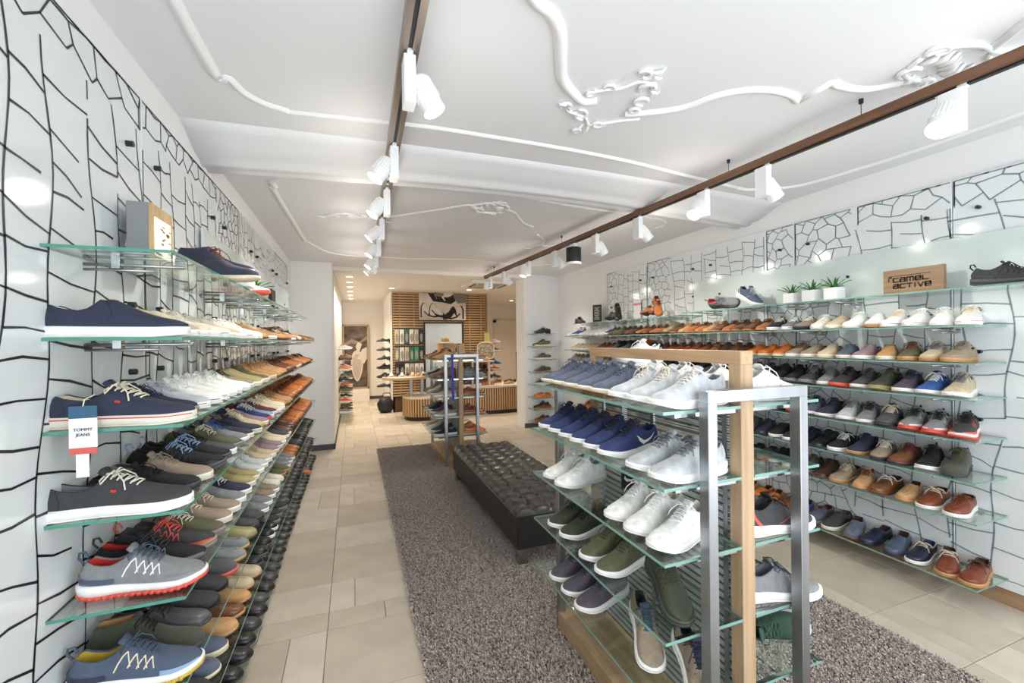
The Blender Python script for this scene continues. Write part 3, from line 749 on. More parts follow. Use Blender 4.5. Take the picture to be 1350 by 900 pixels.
# ================================================================== GLASS SHELVES ON THE WALLS
def glass_slab(mb, a, b):   # top/bottom glass slot 0, rim slot 1
    x0, y0, z0 = a; x1, y1, z1 = b
    v = [(x0,y0,z0),(x1,y0,z0),(x1,y1,z0),(x0,y1,z0),(x0,y0,z1),(x1,y0,z1),(x1,y1,z1),(x0,y1,z1)]
    mb.m = 0; mb.add(v, [(0,3,2,1),(4,5,6,7)]); mb.m = 1; mb.add(v, [(0,1,5,4),(1,2,6,5),(2,3,7,6),(3,0,4,7)]); mb.m = 0
TH = .009
def wall_shelf(side, y0, y1, z, depth, label, edge, gap=.032):
    xw = XL+gap if side < 0 else XR-gap; s = -side
    c = thing('glass_shelf', label, 'shelf', (xw, (y0+y1)/2, z-TH), group='glass shelves on the walls')
    h = (y1-y0)/2
    mb = MB(); xs = sorted((s*.006, s*(depth-gap))); glass_slab(mb, (xs[0], -h+.003, 0), (xs[1], h-.003, TH)); obj('glass_board', mb, [glass_m, edge], c)
    for yy in (-h+.2, h-.2):
        b = obj('bracket_rod', MB().cyl((0, yy, -.012), (s*(depth-gap-.03), yy, -.012), .0055, 8).cyl((0, yy, -.028), (s*(depth-gap)*.62, yy, -.028), .0045, 8), steel_m, c, smooth=True)
        obj('clip', MB().cbox((s*.09, yy, -.012), (.022, .026, .024)), chrome_m, b)
    return c
LZ = [1.825, 1.572, 1.318, 1.066, .812, .560, .318, .085]
LP = [(1.5, 3.06), (3.08, 4.56), (4.58, 6.06)]
WL = ['top', 'second', 'third', 'fourth', 'fifth', 'sixth', 'seventh', 'lowest']
PN = ['near', 'middle', 'far']
for i, z in enumerate(LZ):
    for j, (a, b) in enumerate(LP):
        if i == 0 and j > 0: a, b = [(3.08, 4.3), (4.32, 5.3)][j-1]
        wall_shelf(-1, a, b, z, .35 if i else .33, f'{PN[j]} pane of the {WL[i]} glass shelf on the wall with black crackle lines', edge_m)
RZ = [1.812, 1.602, 1.394, 1.195, .966, .742, .523, .165]
RP = [(1.27, 2.45), (2.47, 3.67), (3.69, 4.87), (4.89, 6.05)]
PR = ['nearest', 'second', 'third', 'last']
for i, z in enumerate(RZ):
    for j, (a, b) in enumerate(RP):
        if i == 0: a, b = [(.9, 2.2), (2.22, 3.45), (3.5, 4.6), (4.63, 5.75)][j]
        wall_shelf(1, a, b, z if i or j < 2 else z-.02, .36, f'{PR[j]} pane of the {WL[i]} glass shelf on the wall with grey crackle lines', redge_m)
# ---------------------------------------------------------------- shoe rows: (spec, how many), from the near end to the far end
ALT = dict(cognac=['cognac', 'orange', 'tan', 'brown', 'cognac'], orange=['orange', 'cognac', 'orange', 'brown'], brown=['brown', 'redbrown', 'darkbrown', 'brown', 'cognac'], black=['black', 'charcoal', 'black', 'darkgrey'], charcoal=['charcoal', 'black', 'darkgrey', 'navy'], darkgrey=['darkgrey', 'charcoal', 'taupe'])
ALT_KINDS = ('dress', 'loafer', 'runner', 'trail', 'boot', 'boat', 'slip', 'canvas')
def row(specs, side, z, y0, dy, shelf, wall, x_c, nfull, jig=4, scale=1.0, ymax=6.0):
    y = y0; n = 1 if side < 0 and shelf in ('second', 'third', 'fourth', 'fifth', 'sixth') else 0   # one shoe already stands at the near end there
    for sp0, num in specs:
        for _ in range(num):
            if y > ymax: return
            n += 1
            kind, cs = sp0.split(':'); cc = cs.split('/')
            if num > 3 and kind in ALT_KINDS and cc[0] in ALT: cc[0] = R.choice(ALT[cc[0]])
            if kind == 'dress' and len(cc) < 3 and cc[0] in ('cognac', 'orange', 'brown', 'redbrown'): cc = [cc[0], cc[1] if len(cc) > 1 else 'darkbrown', R.choice(['darkbrown', 'black', 'brown'])]
            sp = kind+':'+'/'.join(cc)
            lab = f"{cname(cc[0])} {NAME[kind][1]}, {ordn(n)} from the near end, {shelf} shelf of the {wall} wall"
            yaw = (0 if side < 0 else pi+radians(13))+radians(R.uniform(-jig, jig))
            ex = {}
            if kind == 'canvas' and R.random() < .4: ex['stripe'] = R.choice(['red', 'navy'])
            shoe(sp, (x_c+R.uniform(-.008, .008), y, z), yaw, lab, f'shoes on the {shelf} shelf of the {wall} wall', full=n <= nfull, scale=scale*R.uniform(.97, 1.02)*(1 if side < 0 else 1.06), extra=ex)
            y += dy
LX = XL+.035+.155
lw = 'black crackle'
# second shelf
shoe('slip:navy/white/navy/white', (LX-.004, 1.55, LZ[1]), radians(-1), 'navy canvas slip-on with white sole, nearest on the second shelf', None, scale=1.14, extra={'logo': 'red'})
row([('slip:beige/white/tan/cream', 1), ('slip:cream/white/cream/cream/tan', 1), ('canvas:offwhite/white/offwhite/cream', 2), ('slip:beige/white', 2), ('canvas:offwhite/white/white/cream', 2), ('canvas:white/white/white/cream', 2), ('dress:tan/brown', 2), ('canvas:tan/white/cream', 2), ('loafer:tan/brown', 3), ('dress:cognac/brown', 3), ('boat:tan/white/cream', 2), ('boot:brown/brown', 2), ('loafer:offwhite/tan', 2), ('dress:darkbrown/brown', 3), ('boat:brown/tan/cream', 9)], -1, LZ[1], 1.695, .118, 'second', lw, LX, 11)
# third shelf
shoe('canvas:navy/offwhite/cream/cream', (LX+.003, 1.56, LZ[2]), radians(-2), 'navy canvas lace-up with red sole line and paper tag', None, scale=1.17, extra={'stripe': 'red', 'logo': 'red'})
row([('canvas:darknavy/grey/navy/navy', 1), ('canvas:lightgrey/white/lightgrey/white', 1), ('canvas:white/white/white/white', 5), ('canvas:taupe/offwhite/olive', 1), ('slip:khaki/offwhite', 2), ('canvas:olive/cream/olive', 1), ('canvas:tan/cream/tan', 3), ('dress:tan/tan', 4), ('dress:brown/darkbrown', 4), ('canvas:cognac/cream/darkbrown', 4), ('dress:cognac/darkbrown', 12)], -1, LZ[2], 1.705, .118, 'third', lw, LX, 12)
# fourth
shoe('canvas:charcoal/white/offwhite/grey', (LX-.008, 1.555, LZ[3]), radians(0), 'charcoal canvas lace-up with white sole, nearest on the fourth shelf', None, scale=1.17, extra={'logo': 'red'})
row([('canvas:black/charcoal/black/black', 1), ('canvas:taupe/offwhite/taupe', 1), ('trail:black/darkgrey/lightblue/black', 2), ('canvas:darkgrey/white/black', 1), ('runner:olive/grey/cream', 1), ('runner:grey/white/blue', 1), ('canvas:navy/offwhite/navy', 2), ('runner:beige/yellow/cream', 1), ('slip:mauve/offwhite', 1), ('runner:royal/coral/white', 1), ('canvas:lightblue/white/white', 1), ('runner:burgundy/white/white', 1), ('canvas:cream/white/cream', 3), ('dress:tan/tan', 3), ('dress:cognac/darkbrown', 5), ('dress:orange/darkbrown', 13)], -1, LZ[3], 1.70, .118, 'fourth', lw, LX, 12)
# fifth
shoe('trail:grey/white/steelblue/red/white/coral', (LX+.03, 1.60, LZ[4]), radians(-3), 'grey trail shoe with coral outsole and red lining', None, scale=1.06, extra={'toe': 'grey', 'guard': 'steelblue'})
row([('trail:black/darkgrey/charcoal/red/grey', 1), ('trail:charcoal/taupe/coral/darkgrey/coral', 1), ('canvas:olive/grey/offwhite', 1), ('canvas:taupe/offwhite/cream', 2), ('slip:grey/white', 1), ('canvas:navy/white/white', 1), ('slip:khaki/offwhite', 2), ('canvas:lightgrey/white/white', 2), ('canvas:beige/white/cream', 2), ('slip:mauve/offwhite', 2), ('canvas:cream/white/cream', 2), ('canvas:darkgrey/white', 2), ('dress:brown/darkbrown', 4), ('dress:orange/darkbrown', 12)], -1, LZ[4], 1.72, .118, 'fifth', lw, LX, 12)
# sixth
shoe('trail:steelblue/white/steelblue/yellow/cream/yellow', (LX+.025, 1.56, LZ[5]), radians(-2), 'blue trail shoe with mustard lining, nearest on the sixth shelf', None, scale=1.08, extra={'toe': 'lightblue', 'guard': 'navy'})
row([('boot:darkolive/charcoal/black/tan', 1), ('dress:darkgrey/charcoal/black', 1), ('canvas:charcoal/black/black', 2), ('boot:darkgrey/coral/black', 1), ('loafer:grey/tan/tan/tan', 2), ('loafer:khaki/olive', 1), ('slip:darkgrey/charcoal', 2), ('slip:grey/white', 2), ('canvas:taupe/white', 2), ('slip:offwhite/white', 2), ('slip:olive/tan', 2), ('canvas:grey/white', 3), ('dress:cognac/brown', 3), ('loafer:black/black', 12)], -1, LZ[5], 1.68, .118, 'sixth', lw, LX, 12)
# seventh
row([('dress:black/black', 1), ('slip:charcoal/charcoal', 1), ('loafer:slate/cream/slate/tan', 1), ('slip:slate/cream', 1), ('loafer:tan/tan', 1), ('loafer:brown/tan', 1), ('dress:tan/tan', 1), ('loafer:beige/tan', 2), ('loafer:black/darkgrey', 3), ('boat:black/white/black', 2), ('slip:charcoal/grey', 3), ('loafer:darkgrey/black', 3), ('dress:black/black', 18)], -1, LZ[6], 1.66, .118, 'seventh', lw, LX, 8)
row([('dress:redbrown/darkbrown', 1), ('dress:brown/darkbrown', 2), ('dress:redbrown/black', 1), ('dress:black/black', 26), ('loafer:orange/tan', 1), ('dress:black/black', 8)], -1, LZ[7], 1.70, .118, 'lowest', lw, LX+.02, 7)
# ---- wall with grey lines
RX = XR-.035-.165
rw = 'grey crackle'
row([('canvas:white/white/cream/tan', 1), ('canvas:white/white/white', 2), ('canvas:white/white/cream', 1), ('slip:white/tan/white', 1), ('canvas:white/white/white', 1), ('slip:beige/offwhite', 1), ('canvas:offwhite/white/white', 1), ('canvas:taupe/navy/white', 1), ('canvas:grey/white/white', 1), ('canvas:darknavy/white/cream', 1), ('dress:orange/tan', 4), ('dress:cognac/tan', 5), ('dress:brown/tan', 1), ('boot:khaki/brown', 1), ('dress:brown/darkbrown', 7), ('dress:olive/brown', 2), ('runner:royal/white/white', 1), ('slip:white/white', 6), ('runner:blue/white/white', 2), ('canvas:white/white', 2)], 1, RZ[1], 1.36, .115, 'second', rw, RX, 13, 8)
row([('canvas:taupe/tan/taupe', 1), ('canvas:beige/tan/grey', 1), ('canvas:olive/tan/brown', 1), ('slip:tan/offwhite', 1), ('slip:mauve/white', 1), ('slip:slate/offwhite', 1), ('slip:beige/cream', 1), ('slip:taupe/offwhite', 1), ('canvas:taupe/white/brown', 1), ('boat:orange/cream', 3), ('dress:brown/tan', 4), ('dress:redbrown/tan', 5), ('dress:darkbrown/brown', 3), ('boot:cognac/brown', 2), ('boot:black/black', 4), ('dress:brown/tan', 3), ('slip:beige/white', 7)], 1, RZ[2], 1.40, .118, 'third', rw, RX, 12, 9)
row([('runner:beige/white/grey', 1), ('runner:blue/white/white', 1), ('runner:purple/white/navy', 1), ('trail:darkolive/khaki/olive', 1), ('runner:darkgrey/white', 1), ('runner:charcoal/coral/black/black/coral', 1), ('runner:grey/white', 1), ('trail:charcoal/grey/grey', 1), ('trail:black/grey', 2), ('runner:navy/white/navy', 3), ('trail:charcoal/grey', 5), ('trail:black/darkgrey', 8), ('canvas:redbrown/white', 3), ('runner:taupe/white', 10)], 1, RZ[3], 1.40, .121, 'fourth', rw, RX, 12, 9)
row([('trail:charcoal/white/black/navy/coral/coral', 1), ('trail:grey/coral/black/red/white/coral', 2), ('trail:darkgrey/charcoal/cream', 1), ('runner:grey/white/black', 1), ('runner:lightgrey/white/grey', 1), ('runner:navy/white/navy', 1), ('runner:slate/white/black', 1), ('runner:navy/coral/navy', 1), ('dress:darkgrey/black', 4), ('dress:charcoal/charcoal', 8), ('runner:charcoal/grey', 6), ('dress:brown/tan', 10)], 1, RZ[4], 1.38, .122, 'fifth', rw, RX, 11, 9)
row([('boot:darkolive/charcoal/olive', 1), ('trail:black/white/black', 1), ('canvas:brown/charcoal/burgundy', 1), ('canvas:taupe/charcoal/offwhite', 1), ('runner:navy/tan/navy', 1), ('canvas:black/white/white', 1), ('dress:black/charcoal', 1), ('dress:darknavy/brown', 1), ('slip:black/white', 2), ('dress:charcoal/charcoal', 6), ('canvas:darkgrey/black', 6), ('dress:orange/tan', 4), ('dress:cognac/brown', 9)], 1, RZ[5], 1.42, .122, 'sixth', rw, RX, 10, 9)
row([('boat:redbrown/white/brown', 1), ('boat:redbrown/white/cream', 1), ('loafer:tan/tan', 1), ('boat:brown/brown/white', 1), ('dress:tan/tan/brown', 1), ('canvas:taupe/tan/cream', 1), ('dress:darkbrown/brown', 1), ('canvas:darkolive/grey/olive', 2), ('dress:black/black', 1), ('loafer:black/black', 4), ('dress:brown/black', 6), ('boat:brown/tan', 6), ('dress:cognac/brown', 9)], 1, RZ[6], 1.40, .124, 'seventh', rw, RX, 10, 10)
row([('boat:redbrown/tan/darkbrown', 1), ('boat:redbrown/tan/offwhite', 1), ('boat:darknavy/white/cream/royal', 1), ('loafer:steelblue/navy', 1), ('loafer:darknavy/black', 1), ('loafer:slate/brown', 1), ('slip:charcoal/offwhite', 1), ('boat:slate/grey/brown', 1), ('loafer:blue/blue', 1), ('loafer:brown/brown', 1), ('loafer:orange/tan', 2), ('loafer:tan/tan', 2), ('dress:brown/tan', 8), ('loafer:darkbrown/brown', 8)], 1, RZ[7], 1.34, .124, 'lowest', rw, RX, 12, 10)
# column of shelves on the front of the white pillar
pc = [('dress:black/black', 'runner:royal/white/white'), ('runner:olive/cream', 'trail:darkolive/charcoal'), ('canvas:darkgrey/offwhite', 'canvas:taupe/offwhite'), ('dress:charcoal/tan', 'dress:taupe/tan'), ('dress:black/black', 'dress:black/black'), ('loafer:orange/tan', 'loafer:orange/tan'), ('boat:brown/tan', 'trail:charcoal/black'), ('dress:brown/tan', 'dress:brown/tan')]
for i, z in enumerate(RZ):
    zz = [1.66, 1.44, 1.22, 1.0, .78, .56, .36, .14][i]
    c = thing('glass_shelf', f'{WL[i]} short glass shelf on the front of the white pillar', 'shelf', (2.9, 6.92, zz-TH), group='glass shelves on the pillar')
    mb = MB(); glass_slab(mb, (-.03, -.30, 0), (.40, -.002, TH)); obj('glass_board', mb, [glass_m, redge_m], c)
    obj('bracket_rod', MB().cyl((.05, 0, -.01), (.05, -.26, -.01), .005, 8), steel_m, c); obj('bracket_rod', MB().cyl((.33, 0, -.01), (.33, -.26, -.01), .005, 8), steel_m, c)
    for j, sp in enumerate(pc[i]):
        shoe(sp, (3.05+.03*j, 6.66+.14*j, zz), pi+radians(R.uniform(-6, 6)), f"{cname(sp.split(':')[1].split('/')[0])} {NAME[sp.split(':')[0]][1]}, {'front' if j == 0 else 'rear'} one on the {WL[i]} pillar shelf", 'shoes on the pillar shelves', full=False)

# ================================================================== DISPLAY RACKS
wire_m = mat('ribbed_panel_light', (196, 198, 196), .5); wire2_m = mat('ribbed_panel_dark', (104, 104, 104), .5)
def frame_u(mb, x0, x1, y0, y1, z0, z1, w):   # inverted U in a plane of constant y
    mb.box((x0, y0, z0), (x0+w, y1, z1)); return mb
def rack(cx, y0, y1, label, frame_label):
    c = thing('display_rack', label, 'rack', (cx, y0, 0)); L = y1-y0; w = .036; hx = .20
    for k, yy in enumerate((0, L)):
        n = 'steel_frame'
        z1 = 1.385
        p = [(-hx-w/2, z1), (hx+w/2, z1)]
        f = obj('steel_frame', MB().bbox((-hx-w/2, yy-.02, z1-w), (hx+w/2, yy+.02, z1), .002), steel_m, c)
        for s in (-1, 1): obj('post', MB().bbox((s*hx-w/2, yy-.02, 0), (s*hx+w/2, yy+.02, z1-w+.001), .002), steel_m, f)
    zo = 1.505; ww = .05
    f = obj('wooden_frame', MB().bbox((-.028, .03, zo-.045), (.028, L-.03, zo), .002), oakY_m, c)
    for yy in (.03, L-.03-ww): obj('post', MB().bbox((-.028, yy, .0), (.028, yy+ww, zo-.0445), .002), oak_m, f)
    obj('base_rail', MB().bbox((-.22, .0, .02), (.22, L, .11), .004), oakY_m, c)
    mb = MB(); k = 0; z = .13
    while z < 1.36:
        mb.m = 1 if k % 3 == 0 else 0
        mb.box((-.004, .07, z), (.004, L-.07, z+.0045)); z += .0095; k += 1
    p = obj('ribbed_panel', mb, [wire_m, wire2_m], c, fix=False); tag(p, kind='stuff')
    for yy in (.12, L*.5, L-.12): obj('upright_strip', MB().box((-.006, yy-.01, .11), (.006, yy+.01, 1.4)), steel_m, c)
    for z in RKZ:
        for s in (-1, 1):
            mb = MB(); xs = sorted((s*.030, s*.345)); glass_slab(mb, (xs[0], .03, z-.010), (xs[1], L+.02, z)); g = obj('glass_board', mb, [glass_m, redge_m], c)
            for yy in (.05, L-.05): obj('bracket_rod', MB().cbox((s*.15, yy, z-.018), (.28, .014, .012)), chrome_m, g)
    return c
RKZ = [1.325, 1.09, .86, .62, .38]
CX, RY = 1.225, 1.02
rack(CX, RY, 2.04, 'near display rack with steel end frames, oak centre frame and glass shelves', '')
rack(1.25, 5.15, 6.15, 'far display rack of steel and oak behind the black bench', '')
def rk(sp, side, y, lev, desc, yawd=0, dx=0, full=True, pitch=0, extra=None, cx=CX, z=None, roll=0, scale=1, grp='shoes on the near display rack'):
    return shoe(sp, (cx+side*(.185+dx), y, (RKZ[lev] if z is None else z)), (pi if side < 0 else 0)+radians(yawd), desc, grp, full=full, extra=extra, pitch=pitch, roll=roll, scale=scale)
lv = ['top', 'second', 'third', 'fourth', 'lowest']
N3 = ['nearest', 'middle', 'farthest']
for i in range(3): rk('runner:lightgrey/white/offwhite/grey/lightgrey', -1, 1.115+i*.115, 0, f'pale grey knit runner, {N3[i]} of three on the top rack shelf', 3, scale=1.02)
for i in range(5): rk('runner:slate/offwhite/slate/navy/slate/gum', -1, 1.475+i*.118, 0, f'slate blue knit runner with tan sole tip, {ordn(i+1)} along the top rack shelf', 4, .0, scale=1.03, extra={})
for i in range(2): rk('runner:lightgrey/white/grey/grey', -1, 1.12+i*.12, 1, f"light grey runner, {['nearer','farther'][i]} of the grey pair on the second rack shelf", 3, scale=1.02)
for i in range(6): rk('runner:royal/white/navy/royal', -1, 1.445+i*.112, 1, f'royal blue runner with white side mark, {ordn(i+1)} along the second rack shelf', 12, .0, extra={'swoosh': 'white', 'tongue': 'navy'}, scale=1.03)
for i in range(3): rk('runner:white/white/white/offwhite/white', -1, 1.16+i*.125, 2, f'white runner, {N3[i]} of three by the steel post on the third rack shelf', 16, .0, scale=1.03, extra={'swoosh': 'white'})
for i in range(2): rk('runner:white/white/white/lightgrey/white', -1, 1.80+i*.13, 2, f"white runner, {['front','rear'][i]} one of the pair at the far end of third rack shelf", 14, .02)
shoe('trail:darkolive/darkolive/darkolive/charcoal/olive/charcoal', (CX-.20, 1.215, RKZ[3]+.03), radians(252), 'dark olive runner tilted toe-down against the rack on the fourth shelf', None, pitch=radians(14), extra={'guard': 'darkolive', 'toe': 'darkolive'})
for i in range(2): rk('runner:olive/white/darkolive/darkolive', -1, 1.47+i*.125, 3, f"olive runner with white sole, {['nearer','farther'][i]} of the middle pair on the fourth rack shelf", 14, .01)
for i in range(2): rk('runner:darkolive/white/black/charcoal', -1, 1.80+i*.125, 3, f"dark green runner, {['nearer','farther'][i]} one at the far end of the fourth rack shelf", 14, .0)
shoe('runner:taupe/white/steelblue/navy', (CX-.20, 1.34, RKZ[4]+.03), radians(245), 'taupe runner with white sole tilted toe-down on the lowest rack shelf', None, pitch=radians(12), extra={'tongue': 'steelblue'})
shoe('runner:taupe/white/navy/navy/navy', (CX-.16, 1.13, RKZ[4]+.03), radians(248), 'taupe and navy runner tilted behind the near steel post, lowest rack shelf', None, pitch=radians(12), extra={'tongue': 'navy'})
for i in range(3): rk('runner:purple/white/charcoal/charcoal', -1, 1.64+i*.125, 4, f'dusky purple runner, {N3[i]} of three on the lowest rack shelf', 14, .01)
# side facing the grey crackle wall
for i in range(4): rk('runner:white/white/white/lightgrey/'+('charcoal' if i else 'teal'), 1, 1.12+i*.19, 0, f'white trainer with dark heel patch, {ordn(i+1)} on the far side of the top rack shelf', -6, -.01, extra={})
rk('runner:charcoal/white/black/charcoal/coral/white', 1, 1.10, 2, 'black mottled knit runner with thick white sole between the posts', -4, .0, extra={'tongue': 'charcoal'}, scale=1.04)
for i in range(3): rk('runner:charcoal/white/black', 1, 1.3+i*.2, 2, f'charcoal runner, {ordn(i+2)} on the far side of the third rack shelf', -4)
rk('runner:grey/white/steelblue/grey', 1, 1.10, 3, 'grey laced runner with white sole alone between the posts', -14, .01, scale=1.03)
for i in range(2): rk('runner:navy/white/navy', 1, 1.4+i*.22, 3, f'navy runner, {ordn(i+2)} on the far side of the fourth rack shelf', -4)
shoe('runner:green/lightgrey/green/green/green/green', (CX+.20, 1.17, RKZ[4]+.10), radians(-35), 'green trainer standing on its side with dark green sole showing', None, pitch=radians(-8), roll=radians(78))
rk('trail:charcoal/charcoal/black', 1, 1.45, 4, 'charcoal trail shoe on the far side of the lowest rack shelf', -6)
# white shoe on a white block on top of the rack
b = tag(obj('riser_block', MB().bbox((-.13, -.06, 0), (.13, .06, .095), .003), white_m, loc=(CX+.19, 1.90, RKZ[0])), 'small white block lifting the white trainer on the rack', 'block')
shoe('runner:white/white/white/lightgrey/charcoal', (CX+.205, 1.90, RKZ[0]+.095), radians(180), 'white trainer raised on a white block behind the oak bar', None)
# black logo card
lc = thing('logo_card', 'black card with white swoosh mark beside the white runners', 'card', (CX-.05, 1.62, RKZ[2]), radians(-72))
obj('card', MB().box((-.055, 0, 0), (.055, .006, .11)), black_m, lc)
sp = MB(); P1 = [(-.038, .045), (-.025, .036), (.0, .044), (.042, .072)]; P2 = [(-.034, .062), (-.026, .05), (.0, .052), (.042, .072)]
sp.add([(x, -.001, z) for x, z in P1]+[(x, -.001, z) for x, z in P2], [(i, i+1, 5+i, 4+i) for i in range(3)]); obj('swoosh', sp, white_m, lc)
# far rack's shoes
fr = [['runner:tan/gum', 'boot:brown/tan', 'loafer:tan/tan', 'dress:brown/tan'], ['boot:brown/brown', 'boot:taupe/tan', 'slip:charcoal/grey', 'canvas:white/white'], ['canvas:beige/white', 'canvas:grey/white', 'canvas:offwhite/white', 'boot:taupe/tan'], ['slip:taupe/white', 'runner:purple/white', 'runner:navy/white', 'slip:grey/white'], ['canvas:darknavy/white', 'runner:darkgrey/white', 'canvas:offwhite/white', 'slip:beige/white']]
for l in range(5):
    for i in range(4):
        sp = fr[l][i]; nm = f"{cname(sp.split(':')[1].split('/')[0])} {NAME[sp.split(':')[0]][1]}"
        rk(sp, -1, 5.27+i*.23, l, f'{nm}, {ordn(i+1)} from the near post, {lv[l]} shelf of the far rack', 6, full=False, cx=1.25, grp='shoes on the far display rack')
fr2 = ['loafer:brown/tan', 'trail:grey/grey', 'loafer:redbrown/tan', 'boat:redbrown/tan', 'boat:orange/tan']
for l in range(5):
    for i in range(2):
        rk(fr2[l], 1, 5.27+i*.25, l, f"{cname(fr2[l].split(':')[1].split('/')[0])} {NAME[fr2[l].split(':')[0]][1]}, {['first','second'][i]} on the wall side of the far rack's {lv[l]} shelf", -6, full=False, cx=1.25, grp='shoes on the far display rack')
# blue ribbon hanging on the far rack
rb = MB(); rb.loft([[(x+.004*sin(z*9), -.001+yy, z) for x, yy in ((-.016, 0), (.016, 0), (.016, .002), (-.016, .002))] for z in np.linspace(.82, 1.39, 9)])
tag(obj('shoehorn_ribbon', rb, mat('blue_ribbon', (40, 48, 160), .5), loc=(1.13, 5.12, 0)), 'long blue ribbon hanging on the far rack', 'ribbon')

# ================================================================== BENCH
def bench():
    x0, x1, y0, y1 = 1.02, 1.68, 2.68, 4.66; zt = .405; zb = .125
    c = thing('tufted_bench', 'long black tufted leather bench on square chrome legs', 'bench', ((x0+x1)/2, (y0+y1)/2, 0)); hx, hy = (x1-x0)/2, (y1-y0)/2
    obj('upholstered_box', MB().bbox((-hx, -hy, zb), (hx, hy, zt-.055), .012), blk_leather, c, smooth=False)
    nx, ny = 5, 14; sub = 7; mb = MB(); NX, NY = nx*sub, ny*sub
    pts = []
    for j in range(NY+1):
        for i in range(NX+1):
            u, v = i/NX, j/NY; a = abs(sin(pi*u*nx)); b = abs(sin(pi*v*ny))
            edge = min(u*nx, (1-u)*nx, v*ny, (1-v)*ny); rd = min(1, edge/.45); rd = sqrt(max(0, 1-(1-rd)**2))
            hh = .021*(a*b)**.24
            if edge < .5:
                bb = b if min(u*nx, (1-u)*nx) < min(v*ny, (1-v)*ny) else a
                hh = .021*bb**.24
            wr = .002*sin(u*nx*9+v*31)*(1-a*b)
            pts.append((-hx+2*hx*u, -hy+2*hy*v, zt-.055+(.025+hh)*rd+wr*rd))
    n = NX+1
    mb.add(pts, [(j*n+i, j*n+i+1, (j+1)*n+i+1, (j+1)*n+i) for j in range(NY) for i in range(NX)])
    obj('tufted_top', mb, blk_leather, c, smooth=True)
    bm_ = MB().lathe([(.001, -.004), (.010, -.003), (.011, .001), (.007, .004), (.001, .005)], n=10).mesh('button', True)
    for i in range(1, nx):
        for j in range(1, ny): put('button', bm_, blk_leather, c, (-hx+2*hx*i/nx, -hy+2*hy*j/ny, zt-.026))
    for sx in (-1, 1):
        for sy in (-1, 1):
            a = (sx*(hx-.05), sy*(hy-.05)); obj('leg', MB().bbox((a[0]-.035, a[1]-.035, .022), (a[0]+.035, a[1]+.035, zb+.001), .003), chrome_m, c)
    obj('piping', MB().tube([(-hx, -hy, zt-.055), (hx, -hy, zt-.055), (hx, hy, zt-.055), (-hx, hy, zt-.055)], .005, 6, closed=True), blk_leather, c)
bench()

# ================================================================== RUGS
rug_m = mat('rug_base', (104, 94, 88), .95)
pile_m = mat('shag_pile', (112, 101, 95), .85, col2=(222, 206, 194), nscale=130, sheen=.3)
def rug(x0, x1, y0, y1, label, dens, seed):
    r = np.random.default_rng(seed)
    c = thing('shag_rug', label, 'rug', ((x0+x1)/2, (y0+y1)/2, 0))
    hx, hy = (x1-x0)/2, (y1-y0)/2
    obj('backing', MB().bbox((-hx, -hy, .0005), (hx, hy, .012), .004), rug_m, c)
    # blades, denser towards the photographed near half
    A = []
    n = int((x1-x0)*(y1-y0)*dens)
    px = r.uniform(-hx-.006, hx+.006, n); py = r.uniform(-hy-.006, hy+.006, n)
    clump = np.sin(px*31+2*np.sin(py*23))*np.sin(py*29+2*np.sin(px*17))
    a = r.uniform(0, 2*np.pi, n)+clump*1.2; ln = r.uniform(.016, .026, n); w = r.uniform(.0022, .004, n)
    dx, dy = np.cos(a), np.sin(a); lean = r.uniform(.3, 1.0, n)*ln
    hgt = .012+ln*.6
    V = np.empty((n, 4, 3)); 
    V[:, 0] = np.stack([px-dy*w, py+dx*w, np.full(n, .010)], 1); V[:, 1] = np.stack([px+dy*w, py-dx*w, np.full(n, .010)], 1)
    V[:, 2] = np.stack([px+dx*lean*.6+dy*w*.8, py+dy*lean*.6-dx*w*.8, hgt], 1); V[:, 3] = np.stack([px+dx*lean, py+dy*lean, hgt*.92], 1)
    me = bpy.data.meshes.new('pile'); me.vertices.add(n*4); me.vertices.foreach_set('co', V.ravel())
    me.loops.add(n*4); me.loops.foreach_set('vertex_index', np.arange(n*4)); me.polygons.add(n)
    me.polygons.foreach_set('loop_start', np.arange(n)*4); me.polygons.foreach_set('loop_total', np.full(n, 4)); me.materials.append(None); me.update(calc_edges=True); me.validate()
    o = put('pile', me, pile_m, c); tag(o, kind='stuff')
rug(.30, 1.78, .25, 6.38, 'long grey-brown shag rug under the black bench and far rack', 26000, 1)
rug(1.81, 2.58, .25, 2.92, 'short grey shag rug on the wall side of the near display rack', 34000, 2)

# ================================================================== TRACK LIGHTS
lampw_m = mat('lamp_white', (238, 239, 240), .4)
def rail(label, p0, p1, wood):
    c = thing('light_track', label, 'light track', p0); d = Vector(p1)-Vector(p0); L = d.length; c.rotation_euler = (0, 0, atan2(-d.x, d.y))
    if wood:
        obj('rail_beam', MB().bbox((-.03, 0, -.022), (.03, L, .022), .003), dkwood_m, c)
        obj('conductor', MB().box((-.012, .01, -.030), (.012, L-.01, -.0215)), black_m, c)
        for y in (1.0, 1.75, 3.9, 6.0):
            w = obj('hanger_wire', MB().cyl((0, y, .02), (0, y, ZC-p0[2]-.002), .0018, 6), stud_m, c); obj('ceiling_cap', MB().cyl((0, y, ZC-p0[2]-.022), (0, y, ZC-p0[2]-.001), .010, 10), stud_m, w)
    else:
        obj('rail_beam', MB().box((-.034, 0, -.014), (-.008, L, .026)).box((.008, 0, -.014), (.034, L, .026)), mat('bronze_rail', (150, 136, 124), .35, metal=.7), c)
        obj('conductor', MB().box((-.0085, .01, -.006), (.0085, L-.01, .02)), black_m, c)
        for y in (.6, 2.6, 4.6):
            w = obj('hanger_wire', MB().cyl((0, y, .02), (0, y, ZC-p0[2]-.002), .004, 6), stud_m, c)
    return c
TZL, TZR = 2.635, 2.60
rail('slim bronze light track above the aisle with white spots', (.185, .2, TZL), (.285, 6.3, TZL), False)
